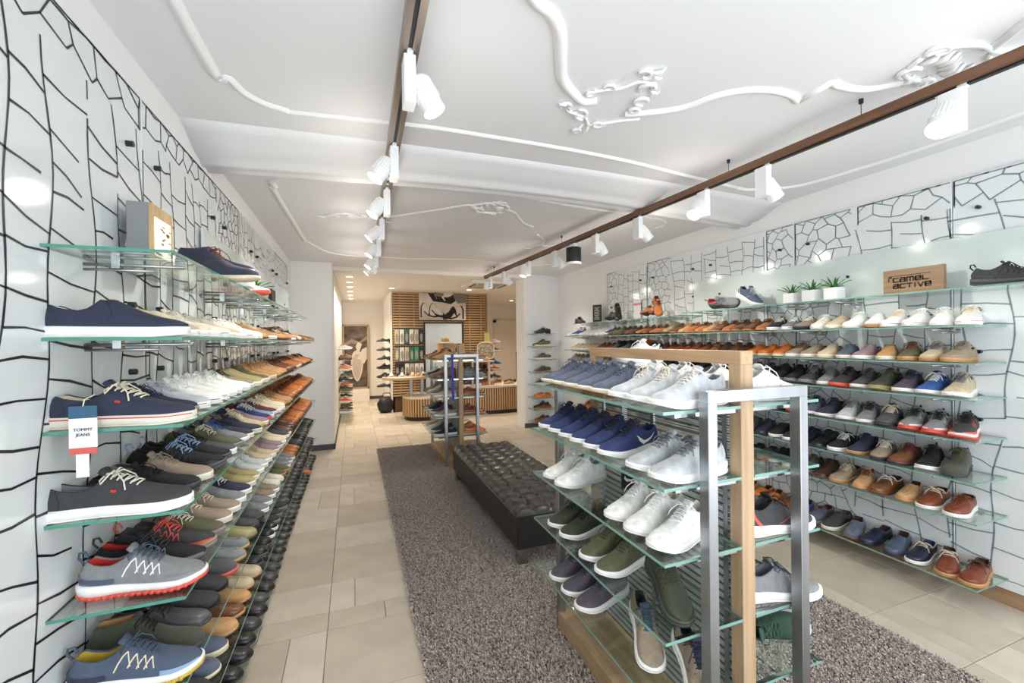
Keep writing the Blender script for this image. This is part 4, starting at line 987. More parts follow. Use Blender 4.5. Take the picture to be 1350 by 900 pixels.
rail('dark wooden light track hanging on wires, with white spots', (2.395, .35, TZR), (2.06, 6.75, TZR), True)
def spot(loc, target, label, power=SPOTW, side=1, body_w=.062, col=(1, .93, .84)):
    c = thing('track_spotlight', label, 'spotlight', loc, group='white track spotlights')
    x, y, z = loc
    obj('ballast_box', MB().bbox((-.022, -.04, -.175), (.022, .04, -.0), .003), lampw_m, c)
    obj('adapter', MB().cbox((0, 0, .005), (.022, .10, .018)), lampw_m, c)
    tg = Vector(target)-Vector((x+side*.066, y, z-.125)); tg.normalize()
    o = Vector((side*.066, 0, -.125)); a = o-tg*.07; b = o+tg*.065
    h = MB(); h.tube([a, a+tg*.01, b-tg*.006, b], [.034, .040, .044, .044], 20); hd = obj('lamp_head', h, lampw_m, c, smooth=False)
    # cooling ribs on the back half
    up = tg.orthogonal().normalized(); rt = tg.cross(up); rib = MB()
    for k in range(20):
        q = 2*pi*k/20; dv = up*cos(q)+rt*sin(q); p0 = a+tg*.012+dv*.040; p1 = a+tg*.09+dv*.0435
        rib.tube([p0, p1], .0035, 4)
    tag(obj('cooling_ribs', rib, lampw_m, hd), kind='stuff')
    obj('arm', MB().cyl(o, (side*.015, 0, -.125), .010, 8), lampw_m, c)
    l = MB(); l.tube([b-tg*.001, b+tg*.0015], [.036, .036], 18); obj('lens', l, lens_m, hd)
    light('spot_beam', 'SPOT', tuple(Vector(loc)+b+tg*.03), power, col, tuple(Vector(loc)+b+tg*2), size=.045, angle=84, blend=.8)
    light('spot_spill', 'POINT', tuple(Vector(loc)+b+tg*.05), SPILL*(.4 if y < 2 else 1), col, size=.06)
ordw = ['nearest', 'second', 'third', 'fourth', 'fifth', 'sixth', 'seventh', 'eighth', 'ninth']
ly = [1.64, 2.42, 3.12, 3.87, 4.6, 5.3, 5.85]
for i, y in enumerate(ly):
    x = .185+.1*(y-.2)/6.1; side = 1 if i == 0 else -1
    tgt = (1.1, y-.25, .8) if i == 0 else (-.75, y-.15, 1.1) if i % 3 else (-.8, y+.1, 1.5)
    spot((x, y, TZL-.02), tgt, f'{ordw[i]} white spotlight on the bronze aisle track', side=side)
ry = [1.02, 1.86, 2.30, 2.98, 3.60, 4.42, 5.1, 5.95, 6.5]
for i, y in enumerate(ry):
    x = 2.395-.335*(y-.35)/6.4
    tgt = [(1.2, .9, 1.0), (3.4, 1.6, 1.0), (1.25, 1.9, 1.1), (3.4, 2.9, 1.3), (3.4, 3.7, 1.0), (3.4, 4.4, 1.0), (1.6, 5.0, .6), (3.3, 6.2, 1.0), (2.0, 7.5, .8)][i]
    spot((x, y, TZR-.033), tgt, f'{ordw[i]} white spotlight on the dark wooden track', side=1 if tgt[0] > x else -1)
# the black pendant-like projector on the wooden track
pj = thing('projector_lamp', 'black drum-shaped lamp with white cap on the wooden track', 'lamp', (2.395-.335*(4.0-.35)/6.4, 4.0, TZR-.033))
obj('drum', MB().lathe([(.001, -.20), (.078, -.20), (.08, -.19), (.08, -.05), (.076, -.042), (.001, -.042)], n=28), mat('black_metal', (52, 54, 56), .3, metal=.6), pj, smooth=False)
obj('white_ring', MB().lathe([(.074, -.225), (.082, -.222), (.082, -.198), (.074, -.198)], n=28), white_m, pj)
obj('bracket', MB().bbox((-.02, -.05, -.10), (.02, .05, 0), .003), white_m, pj)
# recessed downlights and ceiling cassette in the rear
zb = ZC-.06
dls = [(-.05, 7.6), (-.05, 8.3), (-.05, 9.0), (-.05, 9.8), (-.05, 10.6), (-.05, 11.4), (.75, 9.0), (2.35, 8.9), (3.7, 8.6), (3.9, 9.8), (4.1, 11.0)]
for i, (x, y) in enumerate(dls):
    c = thing('downlight', f'recessed ceiling downlight, {ordn(i+1) if i < 6 else ordn(i-5)} {"in the row over the left passage" if i < 6 else "over the slatted wall and corridor"}', 'downlight', (x, y, zb), group='recessed downlights')
    obj('bezel', MB().lathe([(.052, -.006), (.07, -.004), (.072, .0), (.05, 0)], n=20), white_m, c)
    obj('lens', MB().lathe([(.001, -.010), (.046, -.009), (.052, -.005), (.052, -.001), (.001, -.001)], n=20), down_m, c)
    light('down_beam', 'SPOT', (x, y, zb-.03), DOWNW, (1, .86, .68), (x, y, 0), size=.05, angle=120, blend=.9)
ac = thing('ceiling_air_conditioner', 'flat square air conditioning cassette in the rear ceiling', 'air conditioner', (2.45, 7.9, zb))
obj('cover', MB().loft([[(-.42,-.42,-.002),(.42,-.42,-.002),(.42,.42,-.002),(-.42,.42,-.002)], [(-.42,-.42,-.02),(.42,-.42,-.02),(.42,.42,-.02),(-.42,.42,-.02)], [(-.36,-.36,-.04),(.36,-.36,-.04),(.36,.36,-.04),(-.36,.36,-.04)]]), white_m, ac)
obj('intake_grille', MB().cbox((0, 0, -.042), (.46, .46, .006)), mat('grille_grey', (196, 186, 172), .6), ac)
for sx, sy, a, b in ((1, 0, .05, .52), (-1, 0, .05, .52), (0, 1, .52, .05), (0, -1, .52, .05)): obj('outlet_slot', MB().cbox((sx*.30, sy*.30, -.041), (a, b, .006)), mat('slot_dark', (90, 84, 78), .6), ac)

# ================================================================== TOP DISPLAY PIECES
# light box over the slip-on
lb = thing('light_box', 'grey-sided display box with a lit wooden picture front on the top shelf', 'light box', (-.71, 1.97, LZ[0]))
obj('case', MB().bbox((-.035, -.095, 0), (.03, .095, .235), .002), mat('box_grey', (132, 134, 136), .5), lb)
obj('wooden_front', MB().box((.03, -.095, 0), (.038, .095, .235)), wood_mat('light_oak', (206, 172, 122), (184, 146, 96), 'Z'), lb)
obj('lit_picture', MB().box((.038, -.07, .05), (.040, .07, .19)), mat('lit_panel', (255, 246, 225), .5, emit=1.6), lb)
pm = MB(); rr = random.Random(2)
for i in range(14):
    y = -.06+.12*rr.random(); z = .06+.11*rr.random(); pm.box((.040, y-.012*rr.random()-.004, z-.006), (.0406, y+.014, z+.004*rr.random()))
obj('picture_marks', pm, mat('picture_ochre', (170, 130, 80), .6), lb); tag(bpy.data.objects['picture_marks'], kind='stuff')
shoe('boot:navy/cream/brown/brown/brown', (-.55, 2.19, LZ[0]), radians(-12), 'navy ankle boot with cream sole beside the light box', None, scale=1.12)
shoe('slip:navy/offwhite/navy/cream', (-.60, 2.40, LZ[0]+.06), radians(-2), 'navy slip-on raised on a small white box, top shelf', None)
tag(obj('riser_block', MB().bbox((-.14, -.06, 0), (.14, .06, .06), .003), white_m, loc=(-.60, 2.40, LZ[0])), 'white riser box under the navy slip-on, top shelf', 'block')
tag(obj('price_card', MB().box((-.002, -.06, 0), (.002, .06, .16)), mat('card_cream', (224, 214, 196), .6), loc=(-.70, 2.58, LZ[0])), 'plain upright cream card behind the navy slip-on', 'card')
shoe('runner:white/coral/white/white/coral', (-.60, 2.82, LZ[0]), radians(-4), 'white sneaker with coral sole on the top shelf', None)
leaf_m = mat('agave_green', (58, 132, 52), .45, noise=.2, nscale=20)
def pot(loc, label, s=1.0, n=16, seed=1):
    rr = random.Random(seed); c = thing('potted_plant', label, 'plant', loc, group='small green plants in white pots')
    p = MB(); w = .046*s; hh = .092*s
    p.loft([[(-w,-w,0),(w,-w,0),(w,w,0),(-w,w,0)], [(-w,-w,hh),(w,-w,hh),(w,w,hh),(-w,w,hh)], [(-w+.006,-w+.006,hh),(w-.006,-w+.006,hh),(w-.006,w-.006,hh),(-w+.006,w-.006,hh)], [(-w+.006,-w+.006,hh-.012),(w-.006,-w+.006,hh-.012),(w-.006,w-.006,hh-.012),(-w+.006,w-.006,hh-.012)]])
    obj('pot', p, white_m, c)
    for k in range(n):
        a = 2*pi*k/n*1.618*2; el = radians(28+58*(k/n)); L = (.085+.03*rr.random())*s; mb = MB(); rings = []
        for t in (0, .3, .6, .85, 1):
            r = .006*s+L*t*cos(el)*(1+.25*t); z = hh-.004+L*t*sin(el)-.02*s*t*t; wd = .011*s*(1-t)**.7*(.6+t)+.0006
            cx, cy = r*cos(a), r*sin(a); px, py = -sin(a), cos(a)
            rings.append([(cx+px*wd, cy+py*wd, z+.003*s), (cx, cy, z-.002), (cx-px*wd, cy-py*wd, z+.003*s), (cx, cy, z+.001)])
        mb.loft(rings); obj('leaf', mb, leaf_m, c, smooth=True)
for i, y in enumerate((2.08, 2.24, 2.40)): pot((3.29, y, RZ[0]), f"small green agave in a white square pot, {['nearest the wooden sign', 'middle of three', 'farthest of three'][i]}", 1.0 if i < 2 else .92, 16, i+3)
pot((-.62, 3.30, LZ[0]), 'small green plant in a white pot on the top shelf, black crackle wall', 1.0, 16, 9)
tag(obj('notice_frame', MB().bbox((-.01, -.10, 0), (.01, .10, .24), .003), black_m, loc=(-.74, 4.75, LZ[0]+.01)), 'small black upright frame at the end of the top shelf', 'frame')
# wooden name sign: stroke letters as on the photograph
sg = thing('wooden_sign', 'wooden sign reading camel active on the top glass shelf', 'sign', (3.31, 1.63, RZ[0]), radians(-90))
obj('board', MB().bbox((-.155, 0, 0), (.155, .03, .165), .002), wood_mat('greyed_oak', (156, 128, 98), (126, 100, 74), 'X'), sg)
def strokes(mb, chars, x, z, w, h, gap, t):
    G_ = {'c': [[(1,1),(.12,1),(0,.85),(0,.15),(.12,0),(1,0)]], 'a': [[(.08,1),(.9,1),(1,.85),(1,0),(.12,0),(0,.12),(0,.42),(.12,.55),(1,.55)]], 'm': [[(0,0),(0,1),(.88,1),(1,.85),(1,0)], [(.5,1),(.5,0)]],
          'e': [[(1,0),(.12,0),(0,.15),(0,.85),(.12,1),(.88,1),(1,.85),(1,.5),(0,.5)]], 'L': [[(0,1),(0,.12),(.12,0),(1,0)]], 'T': [[(0,1),(1,1)], [(.5,1),(.5,0)]], 'i': [[(.5,1),(.5,0)]], 'v': [[(0,1),(.5,0),(1,1)]]}
    for ch in chars:
        ww = w*(.35 if ch == 'i' else 1.25 if ch == 'm' else 1)
        for p in G_[ch]:
            for q0, q1 in zip(p, p[1:]):
                a = Vector((x+q0[0]*ww, z+q0[1]*h)); b = Vector((x+q1[0]*ww, z+q1[1]*h)); d = (b-a).normalized(); n = Vector((-d.y, d.x))*t/2; a = a-d*t*.4; b = b+d*t*.4
                mb.add([(a.x+n.x, -.0012, a.y+n.y), (b.x+n.x, -.0012, b.y+n.y), (b.x-n.x, -.0012, b.y-n.y), (a.x-n.x, -.0012, a.y-n.y), (a.x+n.x, .001, a.y+n.y), (b.x+n.x, .001, b.y+n.y), (b.x-n.x, .001, b.y-n.y), (a.x-n.x, .001, a.y-n.y)], [(0,1,2,3), (0,4,5,1), (1,5,6,2), (2,6,7,3), (3,7,4,0)])
        x += ww+gap
mb = MB(); strokes(mb, 'cameL', -.098, .086, .026, .024, .0105, .0085); strokes(mb, 'acTive', -.098, .046, .026, .024, .0105, .0085)
a = [(-.125, .09), (-.122, .112), (-.108, .124), (-.05, .124), (.09, .124)]
for q0, q1 in zip(a, a[1:]): mb.box((min(q0[0], q1[0])-.002, -.0012, min(q0[1], q1[1])-.002), (max(q0[0], q1[0])+.002, .001, max(q0[1], q1[1])+.002))
tag(obj('lettering', mb, mat('burnt_brown', (52, 36, 26), .7), sg, fix=False), kind='stuff')
# shoes on the top shelf of the grey crackle wall
shoe('trail:charcoal/darkgrey/black/darkgrey/black', (3.24, 1.17, RZ[0]), radians(-80), 'dark grey sport shoe alone on the top shelf, beside the wooden sign', None, extra={'guard': 'charcoal'})
shoe('runner:steelblue/white/lightgrey/navy/lightgrey', (3.25, 2.76, RZ[0]+.055), radians(-100), 'blue-grey sneaker leaning on its partner by the plants', None, pitch=radians(24))
shoe('trail:grey/darkgrey/grey/red/silver', (3.27, 3.02, RZ[0]+.045), radians(-82), 'grey trail shoe lying on its side with red heel, top shelf', None, roll=radians(62))
shoe('dress:cognac/brown/darkbrown', (3.24, 4.12, RZ[0]+.02), radians(80), 'tan leather shoe lying flat, lower of the top shelf tan pair', None, roll=radians(20))
shoe('dress:cognac/brown/darkbrown/darkbrown', (3.20, 3.90, RZ[0]+.075), radians(-118), 'tan leather shoe propped upright on its tan partner', None, pitch=radians(42))
shoe('dress:darkgrey/black/black', (3.24, 4.90, RZ[0]-.0), radians(80), 'black leather shoe lying flat, lower of the top shelf black pair', None, full=False, roll=radians(20))
shoe('dress:black/black/black', (3.20, 4.66, RZ[0]+.06), radians(-118), 'black leather shoe propped upright on its black partner', None, full=False, pitch=radians(42))
nf = thing('notice_frame', 'black framed notice with white text lines on the top shelf', 'frame', (3.38, 5.45, RZ[0]-.02), radians(-75))
obj('frame', MB().bbox((-.085, 0, 0), (.085, .014, .27), .003), black_m, nf)
ls = MB()
for i in range(9):
    w = (.05, .056, .035, .05, .054, .044, .05, .03, .048)[i]; ls.box((-w, -.001, .05+i*.021), (w, .001, .058+i*.021))
tag(obj('text_lines', ls, mat('notice_white', (214, 214, 208), .6), nf, fix=False), kind='stuff')
shoe('dress:charcoal/black/black', (3.25, 5.72, RZ[0]-.02), radians(-95), 'dark shoe on a white block, far end of the top shelf', None, full=False)
pk = thing('leaflet', 'small white leaflet with pink band behind the tan pair', 'leaflet', (3.42, 4.55, RZ[0]-.02), radians(-80))
obj('sheet', MB().box((-.06, 0, 0), (.06, .004, .26)), mat('paper_white', (236, 232, 230), .6), pk); obj('pink_band', MB().box((-.06, -.001, .19), (.06, .002, .215)), mat('pink_print', (224, 120, 150), .6), pk)
# paper hang tag on the navy lace-up
ht = thing('price_tag', 'paper hang tag in blue, white and red on the navy lace-up', 'tag', (-.690, 1.487, LZ[2]+.0))
obj('card', MB().box((-.030, 0, -.045), (.030, .0015, .035)), mat('tag_white', (236, 236, 232), .6), ht)
obj('blue_band', MB().box((-.030, -.0008, .035), (.030, .0015, .068)), mat('tag_blue', (52, 92, 120), .6), ht)
obj('red_band', MB().box((-.030, -.0008, -.062), (.030, .0015, -.045)), mat('tag_red', (206, 92, 84), .6), ht)
obj('string', MB().tube([(0, .0, .066), (0, .008, .085), (.012, .03, .095)], .0015, 5), shoe_mat('lace', 'offwhite'), ht)
obj('sub_label', MB().box((-.016, .0, -.125), (.012, .001, -.062)), mat('tag_white', (236, 236, 232), .6), ht)
for s, zz in (('TOMMY', .004), ('JEANS', -.010)):
    o = put('lettering', text_mesh(s, .0115), mat('tag_ink', (60, 64, 80), .6), ht, (0, -.0012, zz)); o.rotation_euler = (pi/2, 0, 0)

# ================================================================== REAR OF THE SHOP
sl = thing('slat_screen', 'wall screen of horizontal oak slats behind the counter', 'wall screen', (1.89, 9.655, 0))
slm = None; zz = .35
while zz < 2.62:
    if slm is None: slm = MB().box((-1.085, -.03, 0), (1.085, 0, .034)).mesh('slat'); recalc(slm)
    put('slat', slm, oakX_m, sl, (0, 0, zz)); zz += .058
for x in (-.92, -.62, .66, .94): obj('batten', MB().box((x-.008, -.034, .35), (x+.008, -.0, 2.65)), oak_m, sl)
# picture of heels
pic = thing('shoe_picture', 'black and white canvas of high-heeled shoes on the slat screen', 'picture', (1.91, 9.60, 2.03))
obj('canvas_board', MB().box((-.53, -.03, 0), (.53, .02, .60)), mat('picture_grey', (206, 194, 184), .7, noise=.25, nscale=3), pic)
bk = mat('picture_black', (26, 22, 22), .7); lg = mat('picture_pale', (216, 206, 198), .7); mg = mat('picture_mid', (120, 110, 104), .7)
def flat(name, poly, m, y, par, th=.0006): 
    return obj(name, MB().prism(poly, 0, th, lambda a, b, c: (a, y-c, b)), m, par)
def heel_poly(x, z, s, fl=1, a=0):
    P_ = [(0,.30),(.05,.46),(.14,.46),(.34,.30),(.56,.22),(.70,.12),(.70,.02),(.52,-.02),(.30,.02),(.15,.14),(.10,.14),(.08,-.06),(.03,-.06)]
    out = []
    for px, pz in P_: 
        X, Z = px*s*fl, pz*s; out.append((x+X*cos(a)-Z*sin(a), z+X*sin(a)+Z*cos(a)))
    return out if fl > 0 else out[::-1]
flat('dark_mass', [(-.34,.60),(.22,.60),(.30,.44),(.18,.36),(-.02,.40),(-.22,.42)], bk, -.031, pic)
flat('shadow', [(.22,.60),(.53,.60),(.53,.40),(.34,.38)], mg, -.031, pic)
hk = 0
for x, z, s, f_, a, m in ((-.52,.10,.62,1,-.1,bk), (-.49,.13,.52,1,-.1,lg), (-.34,.14,.56,1,-.25,bk), (-.31,.18,.44,1,-.25,lg), (.50,.06,.60,-1,.1,bk), (.46,.09,.50,-1,.1,lg), (.34,.10,.5,-1,.3,bk), (.02,.44,.4,1,.6,lg), (-.16,.48,.3,1,.4,mg)):
    flat('shoe_print', heel_poly(x, z, s, f_, a), m, -.0313-.0004*hk, pic); hk += 1
# mirror
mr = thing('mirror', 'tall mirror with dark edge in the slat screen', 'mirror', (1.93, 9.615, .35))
obj('glass', MB().box((-.42, -.012, 0), (.42, 0, 1.60)), mat('mirror_painted_reflection', (206, 218, 228), .25), mr)  # satin pale blue painted in place of the white wall's reflection
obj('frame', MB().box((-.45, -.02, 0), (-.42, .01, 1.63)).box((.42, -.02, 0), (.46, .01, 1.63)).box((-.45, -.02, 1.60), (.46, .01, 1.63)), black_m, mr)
# hanging packs of insoles and socks in three rows
pcs = [('white', 'card_white', (232, 230, 222)), ('teal green', 'card_teal', (62, 110, 96)), ('grey', 'card_grey', (150, 146, 140)), ('black', 'card_black', (40, 38, 40)), ('green', 'card_green', (40, 160, 110)), ('beige', 'card_beige', (206, 190, 164))]
order = [[5, 0, 1, 0, 5, 3], [2, 0, 5, 1, 4, 3], [3, 3, 0, 5, 0, 0]]
for r_, (z, hh) in enumerate(((1.50, .32), (1.13, .30), (.77, .30))):
    tag(obj('hook_rail', MB().box((.84, 9.55, z+hh+.01), (1.47, 9.62, z+hh+.03)), stud_m), f'{["top","middle","bottom"][r_]} dark hook rail on the slat screen', 'rail')
    for q in range(6):
        nm_, mn, cc = pcs[order[r_][q]]
        c = thing('insole_pack', f'{nm_} hanging insole pack, {ordn(q+1)} along the {["top","middle","bottom"][r_]} rail', 'pack', (.89+q*.105, 9.56, z), group='packs hanging on the slat screen')
        obj('card', MB().bbox((-.045, -.004, 0), (.045, .004, hh), .004), mat(mn, cc, .6), c)
        pl = [(.030*cos(t)*(1+.15*sin(t)), .10*sin(t)) for t in np.linspace(0, 2*pi, 14)[:-1]]
        obj('insole', MB().prism([(a, b+hh*.42) for a, b in pl], .004, .016, lambda a, b, c_: (a, -c_, b)), mat('card_grey' if nm_ != 'grey' else 'card_beige', (150, 146, 140), .7), c)
        obj('hook', MB().cyl((0, .05, hh-.02), (0, -.05, hh-.02), .004, 6), stud_m, c)
# column of black shoes on the nook corner
for i in range(8):
    z = 1.56-.20*i
    if z < .5: break
    c = thing('corner_shelf', f'small dark shelf for black shoes, {ordn(i+1)} from the top at the nook corner', 'shelf', (.63, 9.85, z-.02), group='small shelves at the nook corner')
    obj('board', MB().box((-.17, -.08, 0), (.13, .08, .012)), glass_m, c); obj('bracket', MB().box((.11, -.02, -.02), (.13, .02, .03)), stud_m, c)
    sp = ['loafer:black/black', 'loafer:charcoal/black', 'dress:black/black', 'trail:black/black', 'trail:charcoal/black', 'loafer:black/black', 'trail:charcoal/black', 'loafer:black/black'][i]
    shoe(sp, (.62, 9.83, z-.008), pi+radians(-12), f'black shoe on the small corner shelf, {ordn(i+1)} from the top', 'black shoes at the nook corner', full=False)
bag = thing('sports_bag', 'crumpled black bag on the floor below the corner shelves', 'bag', (.66, 9.72, 0), .3)
mb = MB(); rr = random.Random(5); rings = []
for i in range(8):
    t = i/7; rw_ = .17*(sin(pi*(t*.8+.14)))**.5; rings.append([(rw_*cos(a)*1.1*(1+.12*rr.random()), rw_*sin(a)*.8*(1+.12*rr.random()), .01+.34*t) for a in np.linspace(0, 2*pi, 15)[:-1]])
mb.loft(rings); obj('body', mb, mat('bag_black', (34, 34, 36), .5, bump=.2, bscale=30), bag, smooth=True)
obj('handle', MB().tube([(-.1, -.02, .33), (-.07, -.02, .43), (.07, -.02, .43), (.1, -.02, .33)], .010, 6), black_m, bag)
# nook picture
pf = thing('framed_picture', 'tall framed dark picture of a white sandal leaning in the nook', 'picture', (.055, 12.10, .30))
obj('frame', MB().box((-.33, 0, 0), (-.29, .06, 1.72)).box((.29, 0, 0), (.33, .06, 1.72)).box((-.33, 0, 0), (.33, .06, .05)).box((-.33, 0, 1.68), (.33, .06, 1.72)), oak_m, pf)
obj('print', MB().box((-.29, .03, .05), (.29, .05, 1.68)), mat('dark_water_print', (44, 38, 32), .6, col2=(120, 106, 92), nscale=3, stretch=(1, 1, 2)), pf)
flat('sandal_print', [(.03+.15*cos(t)*(1+.25*sin(t)), .62+.42*sin(t)) for t in np.linspace(0, 2*pi, 22)[:-1]], mat('sandal_white', (222, 210, 196), .6), .029, pf)
flat('sandal_inner', [(.03+.11*cos(t)*(1+.25*sin(t)), .60+.34*sin(t)) for t in np.linspace(0, 2*pi, 22)[:-1]], mat('sandal_shade', (196, 182, 166), .6), .0282, pf)
flat('strap_print', [(.01,.80),(.05,.84),(.16,1.06),(.28,1.12),(.28,.80),(.20,.66),(.15,.78)], mat('sandal_white', (222, 210, 196), .6), .0274, pf)
flat('strap_print', [(.03,.98),(.10,1.02),(.16,1.2),(.06,1.26),(0,1.15)], mat('sandal_white', (222, 210, 196), .6), .0274, pf)
flat('foam_print', [(-.29,1.22),(-.1,1.34),(.1,1.26),(.29,1.42),(.29,1.34),(.08,1.18),(-.12,1.24),(-.29,1.12)], mat('foam_grey', (150, 138, 124), .7), .0290, pf)
tag(obj('plinth_box', MB().bbox((-.33, -.1, 0), (.33, .2, .298), .004), back_m, loc=(.055, 11.98, 0)), 'low white plinth under the tall sandal picture', 'plinth')
# shelves with ladies' shoes along the white passage wall
fs = ['slip:pink/white', 'loafer:burgundy/black', 'slip:tan/white', 'dress:black/black', 'loafer:olive/tan', 'slip:coral/white', 'runner:grey/white', 'dress:charcoal/black']
for i in range(7):
    z = 1.42-.205*i
    c = thing('passage_shelf', f'{WL[i]} small glass shelf on the white passage wall', 'shelf', (-.28, 9.6, z-TH), group='glass shelves on the passage wall')
    mb = MB(); glass_slab(mb, (.002, -.9, 0), (.20, .9, TH)); obj('glass_board', mb, [glass_m, redge_m], c); obj('bracket_rod', MB().cyl((0, 0, -.01), (.17, 0, -.01), .005, 6), steel_m, c)
    for j in range(4):
        sp = fs[(i+j*3) % 8]; shoe(sp, (-.15, 8.85+j*.42, z), radians(10), f"{cname(sp.split(':')[1].split('/')[0])} {NAME[sp.split(':')[0]][1]}, {ordn(j+1)} on the {WL[i]} passage shelf", 'shoes on the passage shelves', full=False, scale=.85)
# ---- round two-tier table and the curved slatted counter
slat_m2 = wood_mat('oak_upright', (204, 166, 124), (180, 142, 102), 'Z'); top_m = mat('counter_top', (226, 214, 198), .45); kick_m = mat('dark_kick', (54, 46, 40), .7)
def slatted(outline, h0, h1, label, name, nsl):
    c = thing(name, label, 'counter', (*outline['c'], 0)); pts = outline['p']
    n = len(pts)
    obj('kick', MB().prism([(x*.94, y*.94) for x, y in pts], 0, h0), kick_m, c)
    obj('core', MB().prism([(x*.975, y*.975) for x, y in pts], h0, h1-.002), mat('counter_core', (92, 66, 46), .7), c)
    obj('top', MB().prism([(x*1.02, y*1.02) for x, y in pts], h1-.002, h1+.035), top_m, c)
    P = [Vector(p) for p in pts]; seg = [(P[(i+1) % n]-P[i]).length for i in range(n)]; tot = sum(seg); me = MB().box((-.016, -.012, h0), (.016, .006, h1-.004)).mesh('slat'); recalc(me)
    for k in range(nsl):
        d = tot*k/nsl; i = 0
        while d > seg[i]: d -= seg[i]; i += 1
        p = P[i]+(P[(i+1) % n]-P[i])*(d/seg[i]); t = (P[(i+1) % n]-P[i]).normalized(); o = put('slat', me, slat_m2, c, (p.x, p.y, 0)); o.rotation_euler = (0, 0, atan2(t.y, t.x))
    return c
el = lambda a, b, n=44, e=1.0: [(a*abs(cos(t))**e*(1 if cos(t) > 0 else -1), b*abs(sin(t))**e*(1 if sin(t) > 0 else -1)) for t in np.linspace(0, 2*pi, n+1)[:-1]]
TX, TY = 1.42, 8.75
slatted(dict(c=(TX, TY), p=el(.50, .42, 44, .75)), .08, .43, 'low slatted oak counter with rounded corners under the round shoe table', 'slatted_plinth', 60)
tb = thing('round_table', 'round-ended upper table board on posts above the slatted plinth', 'table', (TX-.46, TY+.02, 0))
obj('table_top', MB().prism(el(.44, .36, 36), .80, .845), mat('table_wood', (196, 166, 132), .5), tb); obj('table_surface', MB().prism(el(.43, .35, 36), .845, .852), top_m, tb)
for x in (.12, .34): obj('post', MB().bbox((x-.03, -.03, .466), (x+.03, .03, .801), .004), steel_m, tb)
slatted(dict(c=(2.95, 8.98), p=el(.98, .44, 56, .8)), .08, .56, 'long curved slatted oak counter with pale top by the corridor', 'slatted_counter', 92)
tops = .595
for i in range(8):
    sp = ['dress:black/white', 'slip:white/tan', 'loafer:black/white', 'slip:offwhite/tan', 'loafer:charcoal/white', 'slip:beige/tan', 'loafer:tan/tan', 'slip:cream/tan'][i]
    shoe(sp, (TX-.83+.105*i, TY-.0+.04*(i % 2), .852), radians(-100+R.uniform(-8, 8)), f"{cname(sp.split(':')[1].split('/')[0])} {NAME[sp.split(':')[0]][1]}, {ordn(i+1)} on the round table board", 'shoes on the round table', full=False, scale=.85)
for i, (x, y, sp, yw) in enumerate([(3.55, 8.85, 'boat:brown/tan', 175), (3.20, 8.80, 'loafer:tan/tan', 200), (3.0, 9.1, 'dress:brown/tan', 190), (2.72, 8.82, 'loafer:cognac/tan', 170), (2.40, 8.85, 'slip:slate/white', 185), (2.35, 9.1, 'dress:charcoal/black', 185), (3.35, 9.15, 'loafer:black/black', 160)]):
    shoe(sp, (x, y, tops), radians(yw), f"{cname(sp.split(':')[1].split('/')[0])} {NAME[sp.split(':')[0]][1]}, {ordn(i+1)} on the curved slatted counter", 'shoes on the curved counter', full=False, scale=.95)
# raised displays, bag, boots and hat
ds = thing('display_stand', 'white board on steel posts above the plinth with boots and a bag', 'stand', (1.95, 8.72, .466))
obj('board', MB().bbox((-.48, -.2, .644), (.28, .2, .674), .004), top_m, ds); obj('lower_board', MB().bbox((-.48, -.2, .394), (.28, .2, .419), .004), top_m, ds)
for x in (-.38, -.10): obj('post', MB().bbox((x-.02, -.02, 0), (x+.02, .02, .6445), .003), steel_m, ds)
for i in range(3): shoe('dress:tan/tan', (1.64+.24*i, 8.70, .885), radians(-170), f'tan suede derby, {ordn(i+1)} on the lower board of the display stand', 'shoes on the display stand', full=False)
tan_m = mat('tan_leather', (206, 158, 100), .5, noise=.08, nscale=8)
bg = thing('leather_tote', 'tan leather tote bag with dark strap on the display stand', 'bag', (1.90, 8.72, 1.14))
obj('body', MB().loft([[(-.24,-.08,0),(.24,-.08,0),(.24,.08,0),(-.24,.08,0)], [(-.27,-.10,.15),(.27,-.10,.15),(.27,.10,.15),(-.27,.10,.15)], [(-.27,-.06,.36),(.27,-.06,.36),(.27,.06,.36),(-.27,.06,.36)]]), tan_m, bg)
obj('strap', MB().tube([(-.09, -.085, .33), (-.08, -.11, .16), (-.03, -.12, .08), (.03, -.12, .08), (.08, -.11, .16), (.09, -.085, .33)], .012, 6), black_m, bg)
for x in (-.15, .15): obj('buckle', MB().cbox((x, -.075, .33), (.05, .02, .05)), stud_m, bg)
ha = thing('straw_hat', 'straw hat with pale band resting on the tan tote', 'hat', (1.78, 8.72, 1.503))
obj('crown', MB().lathe([(.001, .13), (.06, .125), (.085, .08), (.09, .0), (.001, 0)], n=20), mat('straw', (196, 168, 120), .8, bump=.3, bscale=120), ha, smooth=True)
obj('brim', MB().lathe([(.088, 0), (.17, -.004), (.172, .004), (.088, .010)], n=24), mat('straw', (196, 168, 120), .8), ha, smooth=True); obj('band', MB().lathe([(.0895, .008), (.092, .008), (.090, .035), (.0875, .035)], n=20), white_m, ha)
for i in range(3): shoe(['boot:brown/tan', 'boot:redbrown/tan', 'boot:tan/tan'][i], (2.42+.13*i, 8.75, 1.13), radians(-110), f"{['brown', 'red-brown', 'tan'][i]} ankle boot standing beside the tan tote bag", 'boots beside the tote', full=False)
tag(obj('boot_board', MB().bbox((-.24, -.2, -.03), (.24, .2, 0), .004).box((-.2, -.02, -.535), (-.17, .02, -.03)).box((.17, -.02, -.535), (.2, .02, -.03)), top_m, loc=(2.55, 8.75, 1.13)), 'small pale board on posts carrying brown boots', 'stand')
hb = thing('patterned_handbag', 'round-cornered grey and cream patterned handbag by the slats', 'bag', (2.83, 9.35, 1.13))
